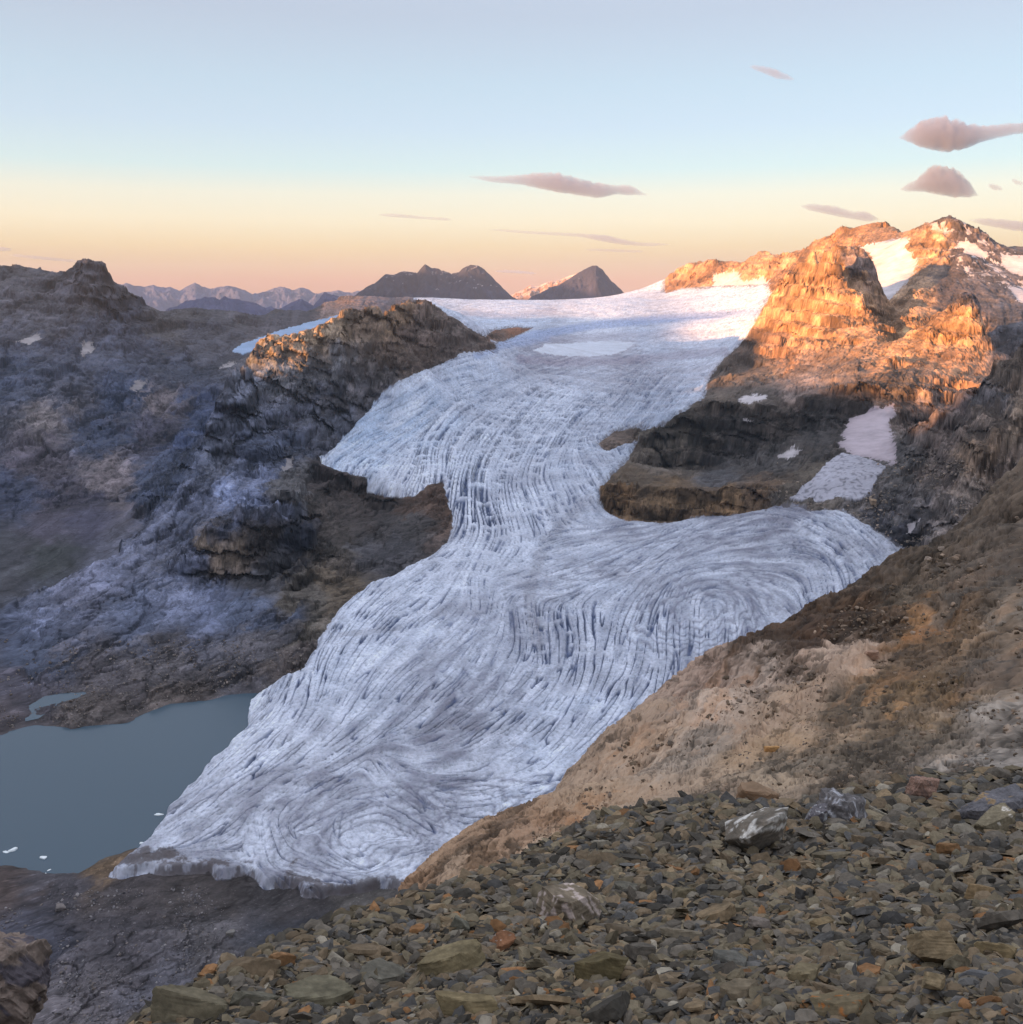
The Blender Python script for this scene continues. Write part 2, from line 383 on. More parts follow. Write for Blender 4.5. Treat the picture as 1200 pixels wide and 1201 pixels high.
# polished slabs left, their outer edge
def rz(x, y, z): return z / ray(x, y)[1]
B.line([(x, y, rz(x, y, z)) for x, y, z in [(300,405,-118),(285,425,-150),(268,450,-188),(245,500,-280),(232,530,-328),(205,580,-402),(165,625,-450),(130,650,-474),(60,690,-500),(0,718,-514),(-150,760,-532)]], back=1.06, drop=.045)
for x, y, z in [(340,700,-474),(250,690,-482),(150,700,-490),(60,725,-512),(100,745,-518),(200,730,-503),(300,725,-500),(150,670,-481),(200,650,-465),(250,640,-457),(220,600,-420),(280,600,-416),(300,560,-385),(340,545,-375),(260,560,-392),(270,500,-322),(320,520,-340),(350,500,-312),(300,470,-262),(240,685,-480),(300,690,-478),(345,700,-484)]: Zc(x, y, z)
for x, y, r in [(450,440,3350),
                (450,410,3250),(500,410,3900),(540,400,4500),(420,500,2650),(380,520,2420),
                (350,575,2120),(335,590,2050),(300,605,1870),
                (385,560,2240),(430,580,2190),(470,590,2150),(505,578,2150),(400,600,2120),(450,605,2090),(380,620,2000),(430,640,1900),(490,630,1900),(400,680,1700),(370,720,1540),(440,670,1740),(360,650,1860)]: C(x, y, r)
B.cliff([(290,414,446,2600),(330,408,450,2590),(360,408,456,2610),(400,412,462,2680),(432,416,462,2820)])
B.cliff([(372,547,568,2270),(400,556,580,2225),(430,564,588,2195),(458,579,597,2160)], 1.01)
B.cliff([(322,578,612,2010),(345,584,618,2000),(365,592,612,2030)], 1.01)
B.cliff([(238,642,668,1730),(262,630,676,1715),(290,626,672,1715),(320,612,668,1715),(352,618,662,1740)], 1.012)
B.cliff([(350,650,690,1650),(368,640,680,1720)], 1.01)
# crest of the spur
B.line([(300,405,2700),(312,397,2680),(350,393,2700),(385,385,2760),(400,377,2830),(404,366,2870)], back=1.07, drop=.03)
B.side([(404,366,2870),(430,363,3000),(462,363,3400),(490,361,3900),(510,364,4200),(530,375,4500),(552,391,4750),(585,408,5000)], -16, .014)
# small glacier arm and ground behind the spur
for x, y, r in [(280,410,4300),(300,402,4400),(340,390,4800),(370,382,5200),(400,374,5600),(430,372,6000),(330,372,5600),(380,362,6500),(410,352,7000),(440,350,7600),(470,350,8000),(300,385,5000),(260,400,4500)]: C(x, y, r)
B.line([(230,368,5300),(260,377,5400),(290,374,5700),(330,366,6000),(350,372,6200),(380,355,6900),(400,350,7400),(405,347,7600),(430,354,7900),(470,352,8300)], back=1.06, drop=.015)
# left mountain with its knob
B.line([(-150,300,5000),(0,311,4900),(30,314,4850),(60,320,4750),(80,323,4650),(90,320,4600),(95,312,4550),(101,308,4500),(111,308,4500),(120,312,4500),(125,315,4500),(134,332,4500),(140,343,4520),(160,352,4600),(180,361,4700),(200,366,4900),(230,368,5200)], back=1.06, drop=.03, step=9)
for x, y, r in [(0,330,4750),(60,345,4500),(30,375,4300),(100,325,4440),(110,345,4380),(150,375,4450),(100,380,4200),(60,415,3950),(0,420,3900),(200,390,4550),(150,420,4050),(250,405,4300),(200,440,3900),(260,430,4000),(250,460,3650),(100,450,3700),
                (0,500,3350),(60,500,3400),(120,500,3420),(180,490,3500),(220,490,3480),(0,560,3000),(60,570,2950),(120,570,2950),(180,560,3000),(0,620,2650),(60,630,2600),(110,630,2600),(150,600,2800),(0,670,2450),(50,670,2430),(-150,400,4000),(-150,500,3400),(-150,620,2650),
                (170,430,3850),(150,470,3600),(200,530,3200)]: C(x, y, r)
# right mountain : ice edge
for x, y in [(905,346),(885,372),(868,400),(850,420),(835,445),(828,465),(795,488),(745,512),(705,575),(712,600),(730,611),(780,612),(850,607),(920,600),(960,596),(1000,600),(1040,625),(1080,655),(1085,662)]: G(x, y)
G(705, 510); G(750, 500); G(725, 520)
for x, y, r in [(715,560,2230),(740,545,2330),(770,550,2350),(800,560,2270),(790,574,2120),(850,574,2130),(850,558,2300),(900,555,2270),(930,520,2520),(950,560,2200),
                (1000,520,2480),(1035,500,2620),(1040,530,2400),(980,560,2190),(1000,580,2080),(940,585,2060),(1020,560,2180),(960,610,1940),(1050,600,1950),(900,610,1925),(1045,480,2720),
                (830,470,3050),(860,474,3000),(900,473,2950),(950,462,2900),(1000,447,2900),(1050,436,2900),
                (860,440,3600),(900,445,3400),(950,440,3250),(870,410,4150),(1000,430,3100),(1050,415,3080),(1100,440,2950),(1150,450,2900)]: C(x, y, r)
B.cliff([(762,515,545,2560),(788,496,538,2650),(830,488,530,2700),(870,484,522,2720),(905,488,512,2690),(940,479,502,2700),(975,467,494,2720),(1010,456,488,2740),(1050,452,470,2770)], 1.016)
B.cliff([(712,572,597,2020),(740,584,606,1995),(780,584,606,1990),(830,582,604,1990),(868,578,600,2000),(900,570,590,2040)], 1.012)
B.cliff([(1140,542,570,1800),(1165,522,562,1750),(1200,513,552,1680),(1350,490,530,1520)], 1.012)
B.cliff([(1075,500,520,2350),(1100,490,520,2250),(1125,485,510,2200)], 1.012)
# near right wall above the brown ridge
B.line([(1100,500,2450),(1130,470,2350),(1150,448,2250),(1165,430,2150),(1185,420,2080),(1200,413,2020),(1350,370,1800)], back=1.12, drop=.06)
for x, y, r in [(1080,560,2100),(1100,560,2000),(1130,520,2050),(1170,470,1970),(1200,460,1880),(1150,560,1780),(1200,520,1720),(1200,575,1560),(1100,610,1760),(1060,610,1880),(1090,650,1620),(1150,600,1640),(1350,500,1500),(1350,600,1350),(1060,570,2080),(1070,530,2300)]: C(x, y, r)
# skyline of the right mountain
B.line([(772,346,8700),(780,335,8600),(795,322,8500),(805,313,8400),(820,306,8300),(835,305,8200),(855,309,8100),(865,307,8000),(872,311,8000),(885,302,7900),(896,296,7900),(903,302,7800),(912,300,7700),(925,301,7600),(940,293,7300),(960,281,7000),(985,268,6600),(993,264,6500),(998,270,6500),
        (1010,268,6500),(1040,262,6400),(1052,266,6200),(1062,274,6000),(1075,270,5700),(1088,263,5400),(1100,257,5250),(1110,254,5200),(1120,260,5150),(1128,263,5200),(1138,270,5200),(1146,271,5150),(1155,282,5200),(1165,293,5250),(1178,293,5400),(1200,299,5500),(1350,310,5600)], back=1.05, drop=.03, step=8)
for x, y, r in [(800,340,8100),(850,335,7800),(900,335,7300),(930,318,7000),(960,305,6600),(1000,285,6200),(1050,280,5900)]: C(x, y, r)
# front buttress
B.line([(870,405,4400),(880,388,4450),(898,357,4400),(912,343,4350),(925,330,4300),(938,306,4200),(955,296,4100),(968,291,4000),(978,300,3980),(986,313,3960),(991,336,3930),(1012,340,3900),(1017,360,3880),(1036,378,3850)], back=1.03, drop=.03, step=7)
B.line([(978,290,4260),(1005,291,4250),(1018,297,4250),(1024,310,4220),(1025,330,4200),(1030,352,4150)], back=1.06, drop=.04, step=7)
for x, y, r in [(950,340,4050),(975,330,3970),(940,380,3950),(980,385,3750),(900,400,4150),(920,420,3800),(960,410,3650),(1000,405,3550),(1000,375,3830),(1040,390,3650)]: C(x, y, r)
# hanging snowfield between the ridges
for x, y, r in [(1015,285,5500),(1040,290,5350),(1060,285,5500),(1050,320,5000),(1040,345,4700),(1037,365,4450),(1070,310,5050),(1030,300,5300)]: C(x, y, r)
# middle ridge and its dark side
B.line([(1037,378,4150),(1045,366,4250),(1060,355,4350),(1068,343,4400),(1080,335,4550),(1092,322,4750),(1098,312,4900),(1105,290,5050),(1108,270,5150)], back=None)
for x, y, r in [(1050,385,3750),(1060,370,4000),(1072,360,4150),(1085,350,4350),(1080,375,3950),(1110,340,4500),(1130,340,4450),(1100,360,4250),(1160,350,4350),(1190,360,4300),(1180,330,4700),(1200,340,4700),(1130,300,4900),(1160,310,4950),(1120,280,5080),(1350,380,3800),
                (1180,390,3900),(1185,410,3500)]: C(x, y, r)
# row of pinnacles
B.line([(1068,402,3420),(1078,388,3480),(1088,385,3500),(1098,368,3540),(1104,362,3540),(1108,366,3540),(1116,361,3560),(1121,366,3560),(1128,358,3570),(1133,362,3570),(1146,357,3560),(1151,368,3520),(1154,385,3440),(1160,402,3330),(1163,425,3200)], back=1.07, drop=.05, step=6)
for x, y, r in [(1080,420,3250),(1110,400,3350),(1140,400,3320),(1100,430,3150),(1140,430,3120),(1050,430,3050),(1160,445,3050),(1130,460,2900),(1090,470,2800),(1020,420,3300),(1060,400,3400)]: C(x, y, r)
B.build(adapt=True)
print('basin grid', B.Z.shape)
# ---- what is ice, what is rock
wx = fbm(B.X, B.Y, 60, 3, .6, 11) ; wy = fbm(B.X, B.Y, 60, 3, .6, 23)
amp = np.clip(5200 / B.R, 1.0, 5)
amp = amp * (1 + 2.2 * sst(1000, 880, B.R)); qx = B.px + wx * amp * 2; qy = B.py + wy * amp * 1.2
ICE = [(128,1026),(150,1008),(172,988),(200,948),(225,925),(240,902),(265,875),(290,850),(284,838),(292,824),(305,812),(330,797),(356,786),(368,770),(376,745),(400,715),(430,688),(475,668),(500,655),(525,636),(533,610),(524,585),(518,566),
       (500,570),(488,582),(470,585),(452,584),(432,576),(430,562),(402,553),(378,545),(372,540),(395,522),(412,505),(425,490),(440,474),(448,460),(470,447),(510,430),(545,415),(583,409),
       (575,398),(552,388),(532,374),(508,363),(490,359),(495,352),(520,349),(600,352),(700,352),(772,347),(800,338),(840,336),(900,333),(905,345),(895,362),(880,388),(868,405),(850,420),(838,436),(830,450),(828,465),(805,482),(780,497),(760,505),(745,520),(740,538),(716,560),(704,572),(706,590),(715,603),(735,612),(780,613),(830,607),(870,604),(905,598),(930,590),
       (955,600),(990,597),(1010,612),(1040,630),(1075,655),(1110,680),(1110,760),(900,900),(700,1060),(500,1060),(465,1046),(420,1046),(380,1050),(345,1046),(300,1030),(250,1026),(200,1030),(160,1027)]
gm = inpoly(qx, qy, ICE) & (B.R > 800)
gm |= (B.R > 7500) & (B.px < 780) & (B.px > 485)
ISLE = [(703,520),(720,506),(745,501),(760,507),(748,516),(728,522),(712,532)]
gm &= ~inpoly(qx, qy, ISLE)
gm &= ~inpoly(qx, qy, [(585,402),(570,396),(578,388),(605,384),(625,386),(610,392)])
ICE2 = [(925,588),(940,575),(960,555),(975,540),(990,533),(1010,536),(1030,545),(1040,548),(1030,560),(1020,580),(1000,590),(985,586),(960,592)]
g2 = inpoly(qx, qy, ICE2) & (B.R < 2700)
ARM = [(272,412),(285,404),(300,399),(330,388),(365,378),(400,370),(402,376),(370,386),(330,398),(300,412),(285,416)]
g3 = inpoly(qx, qy, ARM) & (B.R > 3600)
ice_all = gm | g2 | g3
sxx = B.px + wx * amp * 4.5 + 5 * fbm(B.X, B.Y, 14, 3, .6, 27); syy = B.py + wy * amp * 2.6 + 4 * fbm(B.X, B.Y, 14, 3, .6, 29)
def snow_poly(poly, rmin=0, rmax=1e9): return inpoly(sxx, syy, poly) & (B.R > rmin) & (B.R < rmax)
SNOW = [([(985,525),(988,505),(1000,492),(1020,480),(1048,474),(1050,485),(1042,500),(1048,510),(1050,525),(1048,545),(1030,540),(1005,533)],0,3000),
        ([(1008,290),(1040,282),(1066,278),(1062,292),(1075,305),(1072,320),(1060,335),(1045,350),(1037,374),(1030,350),(1025,320),(1022,300)],4300,6200),
        ([(838,322),(862,318),(872,330),(880,330),(895,325),(903,333),(850,345),(835,338)],6000,9000),
        ([(1122,284),(1140,285),(1160,298),(1155,305),(1130,298)],0,9000),([(1172,298),(1200,300),(1220,310),(1220,325),(1190,322),(1175,312)],0,9000),
        ([(1180,335),(1200,340),(1220,350),(1220,365),(1195,355)],0,9000),([(1090,262),(1100,262),(1104,274),(1092,270)],0,9000),
        ([(867,466),(885,463),(899,462),(897,469),(880,474),(868,472)],0,9000),([(870,494),(884,495),(882,498),(870,497)],0,9000),
        ([(331,545),(338,537),(345,538),(341,550),(330,554)],0,2600),([(96,405),(105,402),(114,408),(108,412),(98,420)],0,9000),([(153,452),(160,446),(172,449),(165,455),(156,460)],0,9000),
        ([(258,430),(270,425),(278,425),(272,431),(260,433)],0,9000),([(20,402),(45,392),(48,400),(30,405)],0,9000),([(585,425),(0,0),(1,1)],0,1),
        ([(248,640),(252,612),(262,595),(285,575),(305,570),(300,585),(270,605),(262,625),(250,645)],1500,2400) if False else ([(0,0),(1,1),(2,0)],0,1),
        ([(1060,615),(1075,608),(1072,618),(1062,626)],0,2400),([(913,535),(930,525),(938,528),(925,540)],0,2700)]
snow = np.zeros_like(gm)
for poly, a, b_ in SNOW: snow |= snow_poly(poly, a, b_)
mott = fbm(B.X, B.Y, 45, 4, .6, 77)
steepz = snow_poly([(1100,262),(1130,262),(1160,290),(1230,300),(1230,420),(1165,430),(1150,355),(1120,330),(1112,290)], 4600) & (mott > .18)
snow |= steepz
smooth_m = blur((ice_all | snow).astype(f4), max(2, int(5 * Q)))
rock = np.clip(1 - smooth_m * 1.3, 0, 1)
rock *= sst(-566, -545, B.Z) * .6 + .4
# ---- rock relief
gs, ga = grad(B, B.base); slope = np.hypot(gs, ga)
X, Y, Z = B.X, B.Y, B.base.copy()
Yv = (Y + 1.25 * B.base).astype(f4)
cliff = rock * sst(.25, .8, slope)
low = sst(.30, .05, slope) * rock
big = fbm(X, Y, 420, 4, .5, 5, True)
med = fbm(X + 60 * wx, Y + 60 * wy, 130, 4, .55, 9, True)
fin = fbm(X, Yv, 30, 4, .6, 15)
zone_far = sst(2300, 4500, B.R)
rk2 = rock * sst(-549.5, -541, B.Z)
Z += rock * ((big - .1) * (7 + 12 * zone_far) * (.4 + cliff) + (med - .1) * (4 + 5 * zone_far) * (.45 + cliff) + fin * (1.0 + .6 * cliff))
blkn = fbm(X + 25 * wy, Yv + 25 * wx, 58, 4, .62, 17, True)
Z += rk2 * ((blkn - .2) * 3.2 + fbm(X, Y, 9, 2, .5, 19) * .5)
PS = (B.S2 * 980 * .55).astype(f4); PA = (np.broadcast_to(B.az[None], B.Z.shape) * 980).astype(f4)
fm = (rk2 > .02) & (np.abs(PA) < 560)
bedrot = .35
bxs, bys = B.px, B.py; thb = np.where(bxs < 600, math.radians(31), math.radians(14)); cb, sb = np.cos(thb), np.sin(thb)
fu = bxs * cb - bys * sb + 14 * med + 2 * fin; fv = bxs * sb + bys * cb + 5 * blkn + 1.2 * fin + 10 * wx
bn1 = fbm(fu * .2, fv, 22, 4, .6, 291); bn2 = fbm(fu * .16, fv, 7, 3, .6, 293)
fa, ea, ta = facet(fu / 84, fv / 27, 1, 1.0, fm); fb, eb, tb = facet(fu / 30, fv / 10.5, 2, 1.0, fm); fc_, ec, tc_ = facet(fu / 11, fv / 4.6, 3, 1.0, fm)
crag = fbm(PA + 6 * med, PS + 6 * fin, 30, 5, .6, 151, True) - .25
lit_z = sst(2800, 3400, B.R) * (B.px > 700)
facz = (.45 + .55 * sst(.12, .55, slope)) * (1 - .62 * sst(3500, 4600, B.R)) * (1 - .45 * lit_z)
Z += rk2 * B.R * .001 * (crag * .35 + fa * 6.5 + fb * 3.4 + fc_ * 1.4 + bn1 * 4 + bn2 * 1.6) * facz * (1 - .75 * sst(.7, 1.3, slope))
crk = np.maximum(np.maximum(sst(.05, .0, ea), .85 * sst(.09, .0, eb)), .6 * sst(.15, 0, ec))
# gullies run down the fall line
ANGR = [(60,360,8),(100,330,60),(60,480,18),(20,560,30),(150,450,28),(150,560,42),(100,640,40),(200,500,48),(250,430,25),(330,430,82),(400,430,80),(300,470,60),(350,510,50),(280,560,48),(330,580,40),(220,620,50),(150,680,36),(60,720,30),(280,640,88),(320,640,88),(250,720,22),(350,730,20),(150,780,14),(60,800,10),(280,790,12),(400,560,4),(460,600,12),(400,640,8),(430,680,20),(350,600,85),
        (470,400,40),(540,400,30),(500,380,35),(760,560,6),(830,510,88),(900,500,85),(980,480,80),(860,560,10),(850,595,86),(780,595,86),(900,460,12),(960,440,25),(1000,450,40),(1060,440,50),(1110,420,75),(1130,390,80),(1060,390,50),(950,400,55),(900,400,50),(950,340,66),(990,350,70),(930,360,60),(1000,300,80),(850,325,40),(900,310,40),(1000,275,30),(1060,320,45),(1090,290,60),(1150,320,-40),(1180,310,-35),(1100,350,70),
        (1100,500,48),(1150,480,42),(1150,550,86),(1190,540,86),(1100,570,46),(1050,600,35),(1150,600,42),(1000,600,20),(950,590,20),(100,1060,10),(200,1100,14),(100,1150,20),(300,1100,10),(250,1170,28)]
wdr = fbm(X, Y, 160, 2, .5, 63) * .35
di, dj = screen_dir(B, ANGR, 1.0 / Q, wdr, lim=7)
lr1 = norm(lic(fbm(B.px, B.py, 13, 2, .5, 35), di, dj, int(26 * Q) + 3)); lr2 = norm(lic(fbm(B.px, B.py, 5, 1, .5, 37), di, dj, int(15 * Q) + 3)); gul = lr1
lrk = np.maximum(np.exp(-(lr1 / .13) ** 2) * sst(-.1, .12, fbm(X, Y, 120, 3, .6, 38)), .7 * np.exp(-(lr2 / .15) ** 2) * sst(-.05, .15, fbm(X, Y, 60, 3, .6, 39)))
Z += rk2 * B.R * .001 * (lr1 * .35 - lrk * 1.8) * (1 - .5 * sst(.7, 1.3, slope)) * (1 - .4 * sst(3600, 5000, B.R))
# rock beds : ledges and walls
def terrace(h, lam, k):
    q = h / lam; fr = q - np.floor(q)
    return lam * (sst(.5 - .5 * k, .5 + .5 * k, fr) - fr)
hb = Z + .10 * X - .04 * Y + 14 * fbm(X, Y, 300, 2, .5, 41)
band = (.55 + .45 * np.sin(fbm(X, Y, 500, 2, .5, 43) * 6))
tmp_ = hb + 20 * (blkn - .2)
Z += rk2 * (.08 + .92 * sst(.22, .6, slope)) * (terrace(hb, 46, .4) * .6 * band * (1 - .9 * sst(-465, -490, B.base) * (B.px < 520)) + terrace(tmp_, 15, .4) * .62 + terrace(tmp_ * 1.0 + 3, 6.1, .5) * .4)
# ledges and blocks on the walls, pushed in and out along the slope's facing
TT = (Z / B.R * 980).astype(f4); wallm = (rk2 > .02) & (np.abs(PA) < 560) & (slope > .28)
w1, we1, wt1 = facet((PA + 10 * med) / 46, (TT + .22 * PA + 8 * wx + 3 * blkn) / 17, 11, 1.0, wallm); w2, we2, wt2 = facet((PA + 3 * med) / 17, (TT + .22 * PA + 2 * blkn) / 6.5, 12, 1.0, wallm)
st_w = rk2 * sst(.35, .95, slope)
dR = B.R * .001 * (w1 * 9.0 + w2 * 4.0 * (1 - .7 * lit_z)) * st_w * (1 - .35 * lit_z) * (1 - .35 * sst(3600, 5000, B.R))
B.X = X = (X + dR * np.sin(B.az)[None]).astype(f4); B.Y = Y = (Y + dR * np.cos(B.az)[None]).astype(f4)
crw = np.maximum(sst(.09, 0, we1), .75 * sst(.12, 0, we2)) * sst(.35, .8, slope)
# ---- the ice: bulging margin, undulation, crevasses
gmf = gm.astype(f4); edge = blur(gmf, max(2, int(7 * Q))); edge2 = blur(gmf, max(3, int(26 * Q)))
ice_w = gmf * sst(.25, .75, edge)
Z += gmf * (9 * (sst(.5, 1, edge) - 1) + 9) * sst(9000, 5000, B.R)
Z += ice_w * (fbm(X, Y, 260, 3, .5, 51) * 7 * sst(700, 2000, B.R) + fbm(X, Y, 70, 2, .5, 53) * 1.6)
ANG = [(440,515,22),(480,500,25),(430,545,35),(470,560,62),(510,545,100),(520,520,60),(560,500,42),(620,480,48),(680,470,40),(750,460,60),(800,450,50),(600,540,66),(650,520,60),(700,545,125),(560,600,112),(600,610,110),(640,590,118),(690,590,120),
       (560,455,18),(640,440,12),(720,430,10),(800,420,5),(560,430,12),(700,390,4),(600,370,3),(800,370,6),(860,380,8),(540,580,80),(535,600,75),(430,700,42),(480,680,35),(520,660,38),(570,650,60),
       (600,690,12),(650,690,14),(700,680,22),(740,665,30),(780,650,28),(680,650,15),(740,630,5),(850,640,14),(900,650,12),(880,680,4),(960,620,-28),(1000,650,-44),(1040,665,-50),(940,650,-10),(985,690,100),(960,710,100),(1000,700,98),(870,720,-62),(900,700,-30),
       (830,740,92),(790,760,95),(840,690,5),(770,700,60),(790,730,80),(820,770,88),(860,760,80),
       (560,700,95),(610,730,102),(640,760,97),(680,740,108),(720,770,85),(690,800,72),(730,810,62),(700,850,52),(740,840,58),(650,840,48),(620,830,42),(660,880,42),(600,900,30),(560,870,35),
       (560,770,60),(530,740,40),(500,770,30),(480,720,30),(450,740,50),(420,760,55),(520,800,45),(590,790,60),(480,830,45),(440,850,40),(400,880,28),(350,880,33),(300,870,36),(420,820,50),
       (330,840,55),(345,820,75),(370,800,80),(390,820,70),(360,850,60),(310,850,45),(290,890,40),(250,930,38),(220,960,38),(200,990,30),(260,980,40),(300,930,32),(350,930,25),
       (310,990,100),(320,1010,-60),(380,960,40),(380,1015,-25),(400,985,95),(420,960,20),(430,1000,-40),(450,1020,30),(500,1030,25),(540,990,-35),(500,960,-40),(470,940,-38),(560,955,5),(620,930,12),(560,990,60),(590,980,75),(530,910,10),(480,900,170),(450,920,120),(540,930,0),(340,1030,-10),(250,1015,-5),(200,1015,0)]
wd = fbm(X, Y, 110, 2, .5, 61) * .13
di, dj = screen_dir(B, ANG, .8 / Q * .9, wd)
def zoneblend(pts, power=2.0):
    w_ = 0; v_ = 0
    for (x, y, v) in pts:
        w = 1 / (((B.px - x) ** 2 + (B.py - y) ** 2) + 400) ** power; w_ = w_ + w; v_ = v_ + w * v
    return v_ / w_
GA, GB = (B.R > 780), None
i0 = int(np.argmax(B.R.max(1) >= 790)); i1 = int(np.nonzero(B.R.min(1) <= 9300)[0][-1])
sl = slice(i0, i1)
n1 = fbm(X[sl], Y[sl], 11, 1, .5, 71); n2 = fbm(X[sl], Y[sl], 4.6, 1, .5, 73); n3 = fbm(X[sl], Y[sl], 22, 3, .55, 75)
LN = int(30 * Q) + 3
c1 = norm(lic(n1, di[sl] * 1.7, dj[sl] * 1.7, int(38 * Q) + 3)); c2 = norm(lic(n2, di[sl] * 1.4, dj[sl] * 1.4, int(24 * Q) + 2)); c3 = norm(lic(n3, di[sl], dj[sl], LN + 6))
full = lambda a: np.pad(a, ((i0, B.Z.shape[0] - i1), (0, 0)))
c1, c2, c3 = full(c1), full(c2), full(c3)
CS = zoneblend([(700,370,.05),(600,370,.05),(800,400,.08),(700,420,.08),(600,430,.25),(480,450,.2),(560,490,.6),(480,500,.75),(650,500,.75),(750,470,.7),(430,540,.8),(480,570,1),(520,560,1),(560,600,1),(620,600,.7),(690,560,.5),(620,650,.45),(700,640,.35),(480,690,.7),(430,720,.9),
                (600,700,.4),(640,760,1),(700,780,1),(720,830,1),(660,860,.9),(560,780,.3),(500,760,.25),(480,830,.7),(400,870,.9),(350,820,1),(380,800,1),(300,870,.9),(240,950,.6),(330,950,.45),(430,960,.35),(500,910,.35),(560,990,.5),(470,1020,.6),(800,700,.4),(880,680,.35),(980,690,.7),(1000,640,.6),(820,760,.6),(850,640,.4),(760,740,.6)])
CS = CS * (.65 + .7 * sst(-.5, .6, fbm(X, Y, 160, 3, .5, 81)))
cgate = fbm(X, Y, 38, 2, .5, 79)
crev = np.exp(-(np.abs(c1) / .19) ** 2) * sst(-.16, .06, cgate + .30 * (CS - .35))
crev_s = np.exp(-(np.abs(c2) / .20) ** 2) * sst(-.25, .10, fbm(X, Y, 30, 2, .5, 78))
wf = np.clip(B.R / 1300, 1, 2.6)
grain = fbm(X, Y, 5.5, 3, .7, 85); grain2 = fbm(X, Y, 17, 2, .6, 87)
Z -= ice_w * (crev * CS * 7.5 * wf * .8 + crev_s * CS * .9 * wf) * sst(8500, 4200, B.R)
Z += ice_w * (c3 * .5 + grain * 1.3 + grain2 * 1.2) * wf * sst(8500, 4200, B.R)
g2f = (g2 | g3).astype(f4)
Z += g2f * (4 + .8 * fbm(X, Y, 40, 4, .6, 83))
B.Z = Z
